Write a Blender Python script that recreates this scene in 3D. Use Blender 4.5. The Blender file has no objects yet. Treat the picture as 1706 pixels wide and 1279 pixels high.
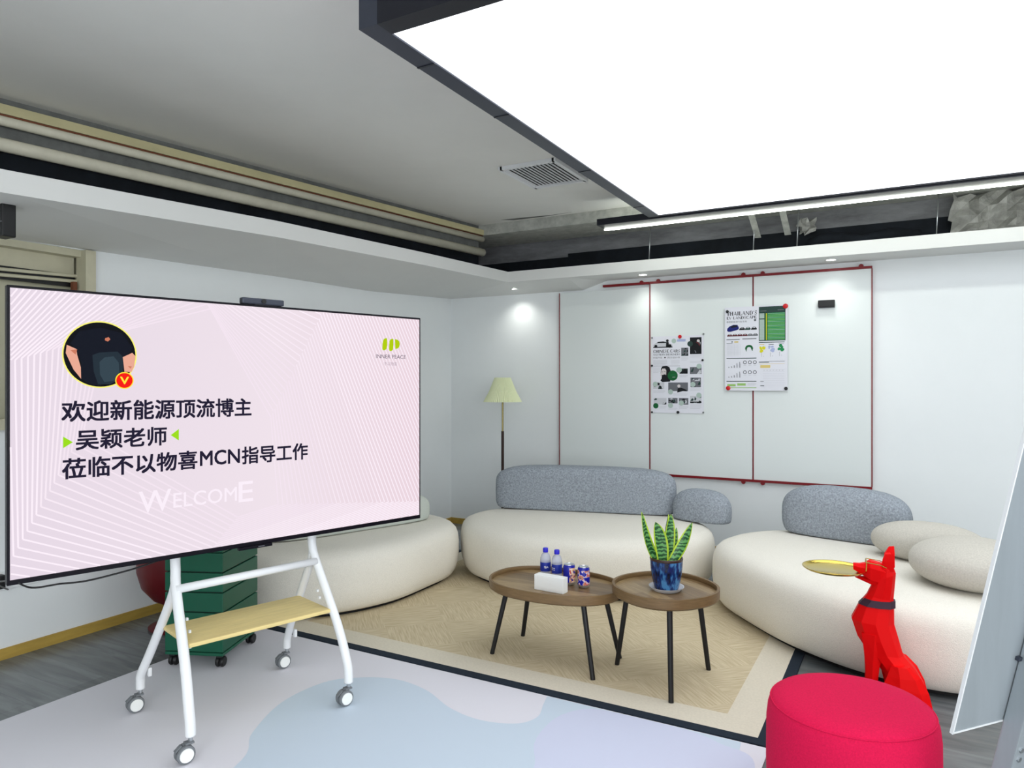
import bpy, bmesh, math, random
from mathutils import Vector, Matrix
PI = math.pi
random.seed(7)
sc = bpy.context.scene
COL = sc.collection

# ------------------------------------------------------------------ camera, world, light, exposure
cam_data = bpy.data.cameras.new('camera')
cam_data.sensor_width = 36.0
cam_data.lens = 1180.0 / 1706.0 * 36.0
cam_data.clip_start = 0.05
cam = bpy.data.objects.new('camera', cam_data)
COL.objects.link(cam)
cam.location = (0.0, 0.0, 1.5)
cam.rotation_euler = (PI / 2, 0.0, math.radians(29.07))
sc.camera = cam

world = bpy.data.worlds.new('world')
sc.world = world
world.use_nodes = True
world.node_tree.nodes['Background'].inputs[0].default_value = (0.75, 0.82, 0.9, 1)
world.node_tree.nodes['Background'].inputs[1].default_value = 0.15

sc.view_settings.view_transform = 'Standard'
sc.view_settings.look = 'None'
sc.view_settings.exposure = 0.13
sc.view_settings.gamma = 1.0
sc.view_settings.use_curve_mapping = False

PANEL_LIGHT = 1.62


def area_light(name, loc, rot, size_x, size_y, power, color=(1, 1, 1)):
    d = bpy.data.lights.new(name, 'AREA')
    d.shape = 'RECTANGLE'
    d.size = size_x
    d.size_y = size_y
    d.energy = power
    d.color = color
    o = bpy.data.objects.new(name, d)
    COL.objects.link(o)
    o.location = loc
    o.rotation_euler = rot
    return o


# unseen area lights added as fill: overhead behind the camera and to the right,
# upright on the right-hand side and behind
area_light('fill_overhead_behind', (0.6, -1.7, 2.75), (0, 0, 0), 4.0, 2.4, 90, (0.95, 0.98, 1.0))
area_light('fill_upright_right', (4.1, -0.6, 1.5), (0, PI / 2, 0), 2.0, 4.8, 120, (0.96, 0.98, 1.0))
area_light('fill_overhead_right', (2.6, 1.7, 2.75), (0, 0, 0), 0.9, 2.6, 12, (0.95, 0.98, 1.0))
area_light('fill_upright_behind', (1.2, -3.3, 1.4), (PI / 2, 0, 0), 5.0, 2.0, 75, (0.96, 0.98, 1.0))


# ------------------------------------------------------------------ materials
def lin(c):
    out = []
    for v in c[:3]:
        v = v / 255.0
        out.append(v / 12.92 if v <= 0.04045 else ((v + 0.055) / 1.055) ** 2.4)
    return (out[0], out[1], out[2], 1.0)


def mat(name, rgb, rough=0.6, metal=0.0, spec=0.4, noise=None, bump=None, emit=None, coat=0.0):
    """rgb in sRGB 0-255; noise=(scale, amount, stretch xyz); bump=(scale, strength, distance)"""
    m = bpy.data.materials.new(name)
    m.use_nodes = True
    nt = m.node_tree
    b = nt.nodes['Principled BSDF']
    c = lin(rgb)
    b.inputs['Base Color'].default_value = c
    b.inputs['Roughness'].default_value = rough
    b.inputs['Metallic'].default_value = metal
    b.inputs['Specular IOR Level'].default_value = spec
    if coat:
        b.inputs['Coat Weight'].default_value = coat
        b.inputs['Coat Roughness'].default_value = 0.1
    tc = None
    if noise or bump:
        tc = nt.nodes.new('ShaderNodeTexCoord')
    if noise:
        mp = nt.nodes.new('ShaderNodeMapping')
        mp.inputs['Scale'].default_value = noise[2] if len(noise) > 2 else (1, 1, 1)
        nt.links.new(tc.outputs['Object'], mp.inputs['Vector'])
        n = nt.nodes.new('ShaderNodeTexNoise')
        n.inputs['Scale'].default_value = noise[0]
        n.inputs['Detail'].default_value = 6
        n.inputs['Roughness'].default_value = 0.65
        nt.links.new(mp.outputs['Vector'], n.inputs['Vector'])
        r = nt.nodes.new('ShaderNodeValToRGB')
        a = noise[1]
        r.color_ramp.elements[0].position = 0.3
        r.color_ramp.elements[1].position = 0.7
        r.color_ramp.elements[0].color = (c[0] * (1 - a), c[1] * (1 - a), c[2] * (1 - a), 1)
        r.color_ramp.elements[1].color = (min(1, c[0] * (1 + a)), min(1, c[1] * (1 + a)), min(1, c[2] * (1 + a)), 1)
        nt.links.new(n.outputs['Fac'], r.inputs['Fac'])
        nt.links.new(r.outputs['Color'], b.inputs['Base Color'])
    if bump:
        n2 = nt.nodes.new('ShaderNodeTexNoise')
        n2.inputs['Scale'].default_value = bump[0]
        n2.inputs['Detail'].default_value = 4
        nt.links.new(tc.outputs['Object'], n2.inputs['Vector'])
        bp = nt.nodes.new('ShaderNodeBump')
        bp.inputs['Strength'].default_value = bump[1]
        bp.inputs['Distance'].default_value = bump[2]
        nt.links.new(n2.outputs['Fac'], bp.inputs['Height'])
        nt.links.new(bp.outputs['Normal'], b.inputs['Normal'])
    if emit is not None:
        b.inputs['Emission Color'].default_value = lin(emit[:3])
        b.inputs['Emission Strength'].default_value = emit[3]
    return m


def screen_mat(name, rgb, strength=1.0):
    m = mat(name, (2, 2, 2), rough=0.5, spec=0.04, emit=(rgb[0], rgb[1], rgb[2], strength))
    return m


M = {}
M['wall'] = mat('wall_paint', (234, 238, 239), 0.75, spec=0.25, noise=(1.2, 0.02), bump=(60, 0.04, 0.003))
M['ceiling'] = mat('ceiling_paint', (236, 236, 232), 0.85, spec=0.2, noise=(1.1, 0.03), bump=(40, 0.05, 0.003))
M['soffit'] = mat('soffit_paint', (226, 227, 225), 0.8, spec=0.2, noise=(1.5, 0.02))
M['void_black'] = mat('void_shade_cable_black', (20, 24, 30), 0.85, spec=0.2, noise=(6, 0.4))  # shade of the ceiling gap put into the colour; cable bundle too
M['void_grey'] = mat('void_dusty_concrete', (112, 113, 116), 0.9, spec=0.1, noise=(5, 0.35, (0.5, 2, 2)), bump=(9, 0.6, 0.03))
M['plaster'] = mat('rough_plaster', (176, 178, 172), 0.9, spec=0.1, noise=(14, 0.22), bump=(25, 0.5, 0.01))
M['black'] = mat('black_aluminium', (26, 28, 38), 0.35, metal=0.3, spec=0.5)
M['dark_frame'] = mat('dark_grey_trim', (62, 66, 78), 0.4, metal=0.3)
M['black_plastic'] = mat('black_plastic', (18, 18, 20), 0.45)
M['tv_black'] = mat('glossy_black_bezel', (10, 8, 18), 0.4, spec=0.15)
M['white_metal'] = mat('white_powder_coat', (232, 234, 236), 0.35, spec=0.5)
M['white_plastic'] = mat('white_plastic', (236, 238, 236), 0.4)
M['grey_rubber'] = mat('grey_rubber', (112, 116, 120), 0.6)
M['cream_fabric'] = mat('cream_boucle', (234, 230, 219), 0.95, spec=0.1, noise=(160, 0.07), bump=(230, 0.5, 0.006))
M['grey_fabric'] = mat('grey_felt', (148, 155, 163), 0.95, spec=0.1, noise=(90, 0.40), bump=(240, 0.35, 0.004))
M['beige_fabric'] = mat('beige_knit', (196, 192, 182), 0.95, spec=0.1, noise=(130, 0.12), bump=(240, 0.4, 0.004))
M['lit_fabric'] = mat('grey_felt_lit', (196, 202, 194), 0.95, spec=0.1, noise=(130, 0.06))  # the grey bolster fabric made paler, reflected light put into its colour
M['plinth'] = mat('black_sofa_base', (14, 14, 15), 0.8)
M['red_fabric'] = mat('crimson_wool', (212, 24, 74), 0.9, spec=0.15, noise=(190, 0.12), bump=(260, 0.3, 0.003))
M['red_gloss'] = mat('red_resin', (232, 2, 6), 0.5, spec=0.12)
M['collar'] = mat('aubergine_collar', (58, 34, 52), 0.6)
M['gold'] = mat('polished_brass', (212, 186, 92), 0.16, metal=1.0)
M['brass'] = mat('aged_brass', (158, 146, 98), 0.35, metal=0.8)
M['dark_wood'] = mat('dark_stained_wood', (48, 24, 18), 0.5)
M['lamp_shade'] = mat('pale_green_pleats', (228, 234, 196), 0.8, spec=0.1)
M['pine'] = mat('pale_pine', (226, 204, 140), 0.5, noise=(4, 0.10, (1.5, 14, 14)))
M['yellow_wood'] = mat('golden_wood_trim', (180, 150, 72), 0.55, noise=(5, 0.12, (6, 1, 6)))
M['green_metal'] = mat('green_enamel', (6, 86, 62), 0.38, spec=0.45)
M['green_edge'] = mat('dark_green_gap', (4, 38, 30), 0.6)
M['dark_red'] = mat('dark_red_plastic', (98, 8, 18), 0.45)
M['board_white'] = mat('whiteboard_enamel', (222, 228, 227), 0.35, spec=0.35)
M['red_trim'] = mat('red_anodised_trim', (122, 8, 20), 0.4)
M['paper'] = mat('poster_paper', (222, 223, 231), 0.7, spec=0.2)
M['beige_frame'] = mat('beige_window_paint', (196, 192, 168), 0.6, noise=(8, 0.06))
M['beige_panel'] = mat('beige_panel_paint', (186, 184, 160), 0.65, noise=(3, 0.05))
M['rust'] = mat('rust_brown', (118, 70, 48), 0.8)
M['pipe_white'] = mat('pipe_white', (216, 212, 194), 0.55, noise=(9, 0.07, (1, 1, 1)))
M['pipe_cream'] = mat('pipe_cream', (192, 184, 144), 0.6, noise=(6, 0.12, (1, 0.3, 1)))
M['grey_conc'] = mat('grey_concrete', (108, 110, 108), 0.9, noise=(10, 0.2))
M['easel_metal'] = mat('brushed_grey_metal', (158, 166, 172), 0.45, metal=0.25, noise=(3, 0.06, (8, 1, 0.4)))
M['steel'] = mat('steel', (190, 194, 198), 0.3, metal=0.9)
M['soil'] = mat('pale_soil', (150, 120, 88), 0.95, noise=(60, 0.3))
M['aluminium'] = mat('can_aluminium', (205, 208, 212), 0.28, metal=0.9)
M['cap_blue'] = mat('cap_blue', (44, 40, 200), 0.4)
M['label_blue'] = mat('label_blue', (28, 48, 150), 0.4)
M['ink_black'] = mat('ink_black', (24, 26, 30), 0.6, spec=0.2)
M['ink_grey'] = mat('ink_grey', (104, 106, 112), 0.7, spec=0.2)
M['ink_pale'] = mat('ink_pale', (196, 198, 204), 0.7, spec=0.2)
M['ink_green'] = mat('ink_green', (24, 92, 50), 0.6, spec=0.2)
M['ink_leaf'] = mat('ink_leaf', (38, 136, 82), 0.6, spec=0.2)
M['ink_mint'] = mat('ink_mint', (172, 190, 182), 0.7, spec=0.2)
M['ink_lime'] = mat('ink_lime', (150, 190, 110), 0.7, spec=0.2)
M['ink_yellow'] = mat('ink_yellow', (212, 206, 36), 0.7, spec=0.2)
M['ink_ochre'] = mat('ink_ochre', (216, 194, 120), 0.7, spec=0.2)
M['ink_blue'] = mat('ink_blue', (30, 36, 110), 0.6, spec=0.2)
M['ink_lilac'] = mat('ink_lilac', (168, 178, 214), 0.7, spec=0.2)
M['ink_maroon'] = mat('ink_maroon', (92, 40, 46), 0.6, spec=0.2)
M['ink_slate'] = mat('ink_slate', (44, 66, 62), 0.6, spec=0.2)
M['ink_skin'] = mat('ink_skin', (206, 200, 200), 0.6, spec=0.2)
M['magnet_red'] = mat('magnet_red', (196, 16, 26), 0.35)
M['magnet_black'] = mat('magnet_black', (18, 20, 22), 0.4)
M['magnet_grey'] = mat('magnet_grey', (120, 124, 124), 0.4)
M['mat_base'] = mat('vinyl_mat_lilac_white', (222, 221, 229), 0.55, spec=0.3, bump=(120, 0.05, 0.002))
M['mat_blue'] = mat('vinyl_mat_pale_blue', (198, 212, 226), 0.55, spec=0.3, bump=(120, 0.05, 0.002))
M['mat_lav'] = mat('vinyl_mat_lavender', (204, 209, 230), 0.55, spec=0.3, bump=(120, 0.05, 0.002))
M['rug_border'] = mat('rug_dark_border', (42, 50, 60), 0.95, spec=0.1, bump=(200, 0.3, 0.003))
M['rug_edge'] = mat('rug_pale_band', (218, 210, 192), 0.95, spec=0.1, noise=(90, 0.06), bump=(200, 0.3, 0.003))
M['foil'] = mat('crumpled_foil', (150, 150, 146), 0.6, metal=0.2, noise=(9, 0.3), bump=(14, 0.8, 0.03))

def emission(name, rgb, strength):
    m = bpy.data.materials.new(name)
    m.use_nodes = True
    nt = m.node_tree
    b = nt.nodes['Principled BSDF']
    b.inputs['Base Color'].default_value = lin((240, 242, 245))
    b.inputs['Emission Color'].default_value = lin(rgb)
    b.inputs['Emission Strength'].default_value = strength
    b.inputs['Roughness'].default_value = 0.6
    return m


M['panel_glow'] = emission('light_film_glow', (246, 250, 255), PANEL_LIGHT)
M['led_glow'] = emission('led_strip_glow', (250, 255, 244), 14.0)
M['down_glow'] = emission('downlight_glow', (255, 255, 250), 14.0)


def wood_floor():
    m = bpy.data.materials.new('grey_plank_floor')
    m.use_nodes = True
    nt = m.node_tree
    b = nt.nodes['Principled BSDF']
    b.inputs['Roughness'].default_value = 0.26
    tc = nt.nodes.new('ShaderNodeTexCoord')
    br = nt.nodes.new('ShaderNodeTexBrick')
    br.inputs['Scale'].default_value = 1.0
    br.inputs['Brick Width'].default_value = 1.2
    br.inputs['Row Height'].default_value = 0.18
    br.inputs['Mortar Size'].default_value = 0.0015
    br.inputs['Color1'].default_value = lin((102, 107, 108))
    br.inputs['Color2'].default_value = lin((118, 123, 125))
    br.inputs['Mortar'].default_value = lin((96, 102, 106))
    mp = nt.nodes.new('ShaderNodeMapping')
    mp.inputs['Scale'].default_value = (1.2, 9, 1)
    n = nt.nodes.new('ShaderNodeTexNoise')
    n.inputs['Scale'].default_value = 2.2
    n.inputs['Detail'].default_value = 7
    n.inputs['Distortion'].default_value = 0.8
    r = nt.nodes.new('ShaderNodeValToRGB')
    r.color_ramp.elements[0].position = 0.32
    r.color_ramp.elements[0].color = (0.55, 0.57, 0.6, 1)
    r.color_ramp.elements[1].position = 0.68
    r.color_ramp.elements[1].color = (1.25, 1.25, 1.25, 1)
    mx = nt.nodes.new('ShaderNodeMix')
    mx.data_type = 'RGBA'
    mx.blend_type = 'MULTIPLY'
    mx.inputs[0].default_value = 0.75
    nt.links.new(tc.outputs['Object'], br.inputs['Vector'])
    nt.links.new(tc.outputs['Object'], mp.inputs['Vector'])
    nt.links.new(mp.outputs['Vector'], n.inputs['Vector'])
    nt.links.new(n.outputs['Fac'], r.inputs['Fac'])
    nt.links.new(br.outputs['Color'], mx.inputs[6])
    nt.links.new(r.outputs['Color'], mx.inputs[7])
    nt.links.new(mx.outputs[2], b.inputs['Base Color'])
    return m


def herringbone():
    """tan woven rug: patches of hatching that turn by ninety degrees from patch to patch"""
    m = bpy.data.materials.new('tan_hatched_weave')
    m.use_nodes = True
    nt = m.node_tree
    b = nt.nodes['Principled BSDF']
    b.inputs['Roughness'].default_value = 0.95
    b.inputs['Specular IOR Level'].default_value = 0.1
    tc = nt.nodes.new('ShaderNodeTexCoord')
    ck = nt.nodes.new('ShaderNodeTexChecker')
    ck.inputs['Scale'].default_value = 2.7
    rot = nt.nodes.new('ShaderNodeMapping')
    rot.inputs['Rotation'].default_value = (0, 0, PI / 4)
    nt.links.new(tc.outputs['Object'], rot.inputs['Vector'])
    nt.links.new(rot.outputs['Vector'], ck.inputs['Vector'])
    facs = []
    for sc_ in ((110, 7, 1), (7, 110, 1)):
        mp = nt.nodes.new('ShaderNodeMapping')
        mp.inputs['Scale'].default_value = sc_
        n = nt.nodes.new('ShaderNodeTexNoise')
        n.inputs['Scale'].default_value = 1.0
        n.inputs['Detail'].default_value = 3
        nt.links.new(rot.outputs['Vector'], mp.inputs['Vector'])
        nt.links.new(mp.outputs['Vector'], n.inputs['Vector'])
        facs.append(n.outputs['Fac'])
    mx = nt.nodes.new('ShaderNodeMix')
    mx.data_type = 'FLOAT'
    nt.links.new(ck.outputs['Fac'], mx.inputs[0])
    nt.links.new(facs[0], mx.inputs[2])
    nt.links.new(facs[1], mx.inputs[3])
    r = nt.nodes.new('ShaderNodeValToRGB')
    r.color_ramp.elements[0].position = 0.33
    r.color_ramp.elements[0].color = lin((192, 176, 144))
    r.color_ramp.elements[1].position = 0.66
    r.color_ramp.elements[1].color = lin((214, 200, 170))
    nt.links.new(mx.outputs[0], r.inputs['Fac'])
    nt.links.new(r.outputs['Color'], b.inputs['Base Color'])
    bp = nt.nodes.new('ShaderNodeBump')
    bp.inputs['Strength'].default_value = 0.4
    bp.inputs['Distance'].default_value = 0.004
    nt.links.new(mx.outputs[0], bp.inputs['Height'])
    nt.links.new(bp.outputs['Normal'], b.inputs['Normal'])
    return m


def plank_top(name, c1, c2, width):
    """walnut strips glued side by side"""
    m = bpy.data.materials.new(name)
    m.use_nodes = True
    nt = m.node_tree
    b = nt.nodes['Principled BSDF']
    b.inputs['Roughness'].default_value = 0.32
    tc = nt.nodes.new('ShaderNodeTexCoord')
    br = nt.nodes.new('ShaderNodeTexBrick')
    br.inputs['Scale'].default_value = 1.0
    br.inputs['Brick Width'].default_value = 3.0
    br.inputs['Row Height'].default_value = width
    br.inputs['Mortar Size'].default_value = 0.0004
    br.inputs['Color1'].default_value = lin(c1)
    br.inputs['Color2'].default_value = lin(c2)
    br.inputs['Mortar'].default_value = lin((70, 52, 38))
    mp = nt.nodes.new('ShaderNodeMapping')
    mp.inputs['Scale'].default_value = (3, 40, 40)
    n = nt.nodes.new('ShaderNodeTexNoise')
    n.inputs['Scale'].default_value = 1.6
    n.inputs['Detail'].default_value = 6
    n.inputs['Distortion'].default_value = 1.2
    r = nt.nodes.new('ShaderNodeValToRGB')
    r.color_ramp.elements[0].position = 0.3
    r.color_ramp.elements[0].color = (0.62, 0.58, 0.54, 1)
    r.color_ramp.elements[1].position = 0.7
    r.color_ramp.elements[1].color = (1.2, 1.2, 1.2, 1)
    mx = nt.nodes.new('ShaderNodeMix')
    mx.data_type = 'RGBA'
    mx.blend_type = 'MULTIPLY'
    mx.inputs[0].default_value = 0.8
    nt.links.new(tc.outputs['Object'], br.inputs['Vector'])
    nt.links.new(tc.outputs['Object'], mp.inputs['Vector'])
    nt.links.new(mp.outputs['Vector'], n.inputs['Vector'])
    nt.links.new(n.outputs['Fac'], r.inputs['Fac'])
    nt.links.new(br.outputs['Color'], mx.inputs[6])
    nt.links.new(r.outputs['Color'], mx.inputs[7])
    nt.links.new(mx.outputs[2], b.inputs['Base Color'])
    return m


def splash_mat(name, stops, scale, stretch=(1, 1, 1), rough=0.3, base=None, axis_window=None):
    """voronoi/noise blotches through a constant colour ramp"""
    m = bpy.data.materials.new(name)
    m.use_nodes = True
    nt = m.node_tree
    b = nt.nodes['Principled BSDF']
    b.inputs['Roughness'].default_value = rough
    tc = nt.nodes.new('ShaderNodeTexCoord')
    mp = nt.nodes.new('ShaderNodeMapping')
    mp.inputs['Scale'].default_value = stretch
    n = nt.nodes.new('ShaderNodeTexNoise')
    n.inputs['Scale'].default_value = scale
    n.inputs['Detail'].default_value = 3
    r = nt.nodes.new('ShaderNodeValToRGB')
    r.color_ramp.interpolation = 'LINEAR'
    while len(r.color_ramp.elements) < len(stops):
        r.color_ramp.elements.new(0.5)
    for e, (p, c) in zip(r.color_ramp.elements, stops):
        e.position = p
        e.color = lin(c)
    nt.links.new(tc.outputs['Object'], mp.inputs['Vector'])
    nt.links.new(mp.outputs['Vector'], n.inputs['Vector'])
    nt.links.new(n.outputs['Fac'], r.inputs['Fac'])
    nt.links.new(r.outputs['Color'], b.inputs['Base Color'])
    return m


M['floor'] = wood_floor()
M['rug_weave'] = herringbone()
M['walnut'] = plank_top('walnut_strips', (104, 80, 52), (160, 136, 98), 0.07)
M['walnut_rim'] = mat('walnut_rim', (116, 92, 60), 0.4, noise=(5, 0.2, (3, 3, 30)))
M['pot_glaze'] = splash_mat('blue_reactive_glaze', [(0.36, (10, 20, 46)), (0.5, (16, 50, 110)), (0.62, (70, 130, 180))], 46, (1, 1, 0.35), 0.18)
M['pot_lip'] = mat('brown_glaze_lip', (58, 36, 26), 0.3)
M['can_art'] = splash_mat('can_print_splashes', [(0.40, (22, 26, 150)), (0.50, (26, 30, 160)), (0.53, (232, 226, 230)), (0.58, (206, 40, 44)), (0.63, (200, 160, 120)), (0.68, (40, 30, 90))], 34, (1, 1, 1), 0.25)
M['can_blue'] = mat('can_print_blue', (22, 28, 150), 0.25)
M['can_orange'] = splash_mat('can_print_side', [(0.40, (22, 26, 150)), (0.48, (226, 160, 90)), (0.56, (240, 224, 210)), (0.64, (190, 60, 50))], 40, (1, 1, 1), 0.25)


def leaf_mat():
    m = bpy.data.materials.new('banded_leaf')
    m.use_nodes = True
    nt = m.node_tree
    b = nt.nodes['Principled BSDF']
    b.inputs['Roughness'].default_value = 0.4
    tc = nt.nodes.new('ShaderNodeTexCoord')
    w = nt.nodes.new('ShaderNodeTexWave')
    w.bands_direction = 'Z'
    w.inputs['Scale'].default_value = 16
    w.inputs['Distortion'].default_value = 6
    w.inputs['Detail'].default_value = 2
    w.inputs['Detail Scale'].default_value = 2.2
    r = nt.nodes.new('ShaderNodeValToRGB')
    r.color_ramp.elements[0].position = 0.3
    r.color_ramp.elements[0].color = lin((20, 78, 36))
    r.color_ramp.elements[1].position = 0.8
    r.color_ramp.elements[1].color = lin((104, 166, 96))
    nt.links.new(tc.outputs['Object'], w.inputs['Vector'])
    nt.links.new(w.outputs['Fac'], r.inputs['Fac'])
    nt.links.new(r.outputs['Color'], b.inputs['Base Color'])
    return m


M['leaf'] = leaf_mat()
M['leaf_edge'] = mat('yellow_leaf_margin', (186, 214, 56), 0.4)


def clear_plastic(name, rgb, alpha):
    m = mat(name, rgb, 0.12, spec=0.5)
    b = m.node_tree.nodes['Principled BSDF']
    b.inputs['Transmission Weight'].default_value = alpha
    b.inputs['IOR'].default_value = 1.2
    return m


M['bottle_plastic'] = clear_plastic('frosted_bottle_plastic', (226, 230, 244), 0.55)
M['saucer'] = clear_plastic('milky_saucer_plastic', (236, 238, 244), 0.35)


# ------------------------------------------------------------------ mesh helpers
class MB:
    def __init__(self):
        self.v, self.f, self.mi, self.mats = [], [], [], []

    def midx(self, m):
        if m not in self.mats:
            self.mats.append(m)
        return self.mats.index(m)

    def add(self, verts, faces, m, xf=None):
        k = len(self.v)
        i = self.midx(m)
        for p in verts:
            p = Vector(p)
            self.v.append(xf @ p if xf else p)
        for f in faces:
            self.f.append([k + j for j in f])
            self.mi.append(i)
        return self

    def box(self, c, s, m, rz=0.0, bevel=0.0, xf=None):
        bm = bmesh.new()
        bmesh.ops.create_cube(bm, size=1.0)
        for v in bm.verts:
            v.co = Vector((v.co.x * s[0], v.co.y * s[1], v.co.z * s[2]))
        if bevel > 0:
            bmesh.ops.bevel(bm, geom=bm.edges[:], offset=bevel, segments=2, profile=0.6, affect='EDGES')
        bm.verts.ensure_lookup_table()
        mx = Matrix.Translation(Vector(c)) @ Matrix.Rotation(rz, 4, 'Z')
        if xf:
            mx = xf @ mx
        self.add([mx @ v.co for v in bm.verts], [[v.index for v in f.verts] for f in bm.faces], m)
        bm.free()
        return self

    def tube(self, path, r, m, n=12, closed=False, cap=True):
        """swept round tube; r may be a number or one radius per point"""
        P = [Vector(p) for p in path]
        R = r if isinstance(r, (list, tuple)) else [r] * len(P)
        rings = []
        L = len(P)
        prev = None
        for i in range(L):
            if closed:
                t = (P[(i + 1) % L] - P[i - 1]).normalized()
            else:
                t = (P[min(i + 1, L - 1)] - P[max(i - 1, 0)]).normalized()
            if prev is None:
                a = Vector((0, 0, 1)) if abs(t.z) < 0.9 else Vector((1, 0, 0))
                u = t.cross(a).normalized()
            else:
                u = (prev - t * prev.dot(t)).normalized()
            prev = u
            w = t.cross(u)
            rings.append([P[i] + (u * math.cos(2 * PI * j / n) + w * math.sin(2 * PI * j / n)) * R[i] for j in range(n)])
        self.loft(rings, m, closed=closed, cap=cap and not closed)
        return self

    def loft(self, rings, m, closed=False, cap=True):
        n = len(rings[0])
        vs = [p for r in rings for p in r]
        fs = []
        L = len(rings)
        for i in range(L if closed else L - 1):
            a, b = i * n, ((i + 1) % L) * n
            for j in range(n):
                k = (j + 1) % n
                fs.append([a + j, a + k, b + k, b + j])
        if cap:
            fs.append(list(range(n))[::-1])
            fs.append([(L - 1) * n + j for j in range(n)])
        self.add(vs, fs, m)
        return self

    def lathe(self, prof, m, c=(0, 0, 0), n=32, sx=1.0, sy=1.0, xf=None):
        """prof = [(radius, z)] from bottom axis to top; zero radius closes"""
        vs, fs, idx = [], [], []
        for (r, z) in prof:
            if r < 1e-6:
                idx.append([len(vs)])
                vs.append((c[0], c[1], c[2] + z))
            else:
                idx.append(list(range(len(vs), len(vs) + n)))
                for j in range(n):
                    a = 2 * PI * j / n
                    vs.append((c[0] + r * sx * math.cos(a), c[1] + r * sy * math.sin(a), c[2] + z))
        for A, B in zip(idx, idx[1:]):
            for j in range(n):
                k = (j + 1) % n
                if len(A) == 1 and len(B) == 1:
                    continue
                if len(A) == 1:
                    fs.append([A[0], B[k], B[j]])
                elif len(B) == 1:
                    fs.append([A[j], A[k], B[0]])
                else:
                    fs.append([A[j], A[k], B[k], B[j]])
        self.add(vs, fs, m, xf)
        return self

    def prism(self, poly, z0, z1, m, xf=None):
        n = len(poly)
        vs = [(p[0], p[1], z0) for p in poly] + [(p[0], p[1], z1) for p in poly]
        fs = [list(range(n))[::-1], list(range(n, 2 * n))]
        for j in range(n):
            k = (j + 1) % n
            fs.append([j, k, n + k, n + j])
        self.add(vs, fs, m, xf)
        return self

    def pillow(self, c, s, m, nh=2.6, nv=2.2, rz=0.0, bend=0.0, zmin=None, nu=40, nvv=20, tilt=0.0):
        """super-ellipsoid cushion, s = full sizes; bend curves it along x"""
        vs, fs = [], []

        def sg(x, p):
            return math.copysign(abs(x) ** p, x)
        for i in range(nvv + 1):
            t = -PI / 2 + PI * i / nvv
            for j in range(nu):
                a = 2 * PI * j / nu
                x = sg(math.cos(t), 2 / nv) * sg(math.cos(a), 2 / nh) * s[0] / 2
                y = sg(math.cos(t), 2 / nv) * sg(math.sin(a), 2 / nh) * s[1] / 2
                z = sg(math.sin(t), 2 / nv) * s[2] / 2
                y += bend * x * x
                vs.append((x, y, z))
        for i in range(nvv):
            for j in range(nu):
                k = (j + 1) % nu
                fs.append([i * nu + j, i * nu + k, (i + 1) * nu + k, (i + 1) * nu + j])
        mx = Matrix.Translation(Vector(c)) @ Matrix.Rotation(rz, 4, 'Z') @ Matrix.Rotation(tilt, 4, 'X')
        out = []
        for p in vs:
            q = mx @ Vector(p)
            if zmin is not None and q.z < zmin:
                q.z = zmin
            out.append(q)
        self.add(out, fs, m)
        return self

    def build(self, name, parent=None, smooth=False, loc=(0, 0, 0), rz=0.0, weld=True, angle=None):
        me = bpy.data.meshes.new(name)
        me.from_pydata([tuple(p) for p in self.v], [], self.f)
        for m in self.mats:
            me.materials.append(m)
        me.polygons.foreach_set('material_index', self.mi)
        bm = bmesh.new()
        bm.from_mesh(me)
        if weld:
            bmesh.ops.remove_doubles(bm, verts=bm.verts[:], dist=1e-5)
            bmesh.ops.recalc_face_normals(bm, faces=bm.faces[:])
        if angle is not None:
            for f in bm.faces:
                f.smooth = True
            for e in bm.edges:
                if len(e.link_faces) == 2 and e.calc_face_angle(0) > angle:
                    e.smooth = False
        elif smooth:
            for f in bm.faces:
                f.smooth = True
        bm.to_mesh(me)
        bm.free()
        o = bpy.data.objects.new(name, me)
        COL.objects.link(o)
        o.location = loc
        o.rotation_euler = (0, 0, rz)
        if parent:
            o.parent = parent
        return o


def thing(name, label, cat, loc=(0, 0, 0), rz=0.0, group=None):
    o = bpy.data.objects.new(name, None)
    o.empty_display_size = 0.1
    COL.objects.link(o)
    o.location = loc
    o.rotation_euler = (0, 0, rz)
    return tag(o, label, cat, group)


def tag(o, label, cat, group=None):
    o['label'] = label
    o['category'] = cat
    if group:
        o['group'] = group
    return o


def struct(o):
    o['kind'] = 'structure'
    return o


def copy_tree(o, parent=None):
    c = o.copy()
    COL.objects.link(c)
    if parent:
        c.parent = parent
    for ch in list(o.children):
        copy_tree(ch, c)
    return c


def catmull(pts, per=8, closed=True):
    P = [Vector((p[0], p[1], p[2] if len(p) > 2 else 0.0)) for p in pts]
    n = len(P)
    out = []
    rng = range(n) if closed else range(n - 1)
    for i in rng:
        if closed:
            a, b, c, d = P[i - 1], P[i], P[(i + 1) % n], P[(i + 2) % n]
        else:
            a, b, c, d = P[max(i - 1, 0)], P[i], P[i + 1], P[min(i + 2, n - 1)]
        for k in range(per):
            t = k / per
            out.append(0.5 * ((2 * b) + (c - a) * t + (2 * a - 5 * b + 4 * c - d) * t * t + (3 * b - a - 3 * c + d) * t ** 3))
    if not closed:
        out.append(P[-1])
    return out


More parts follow.
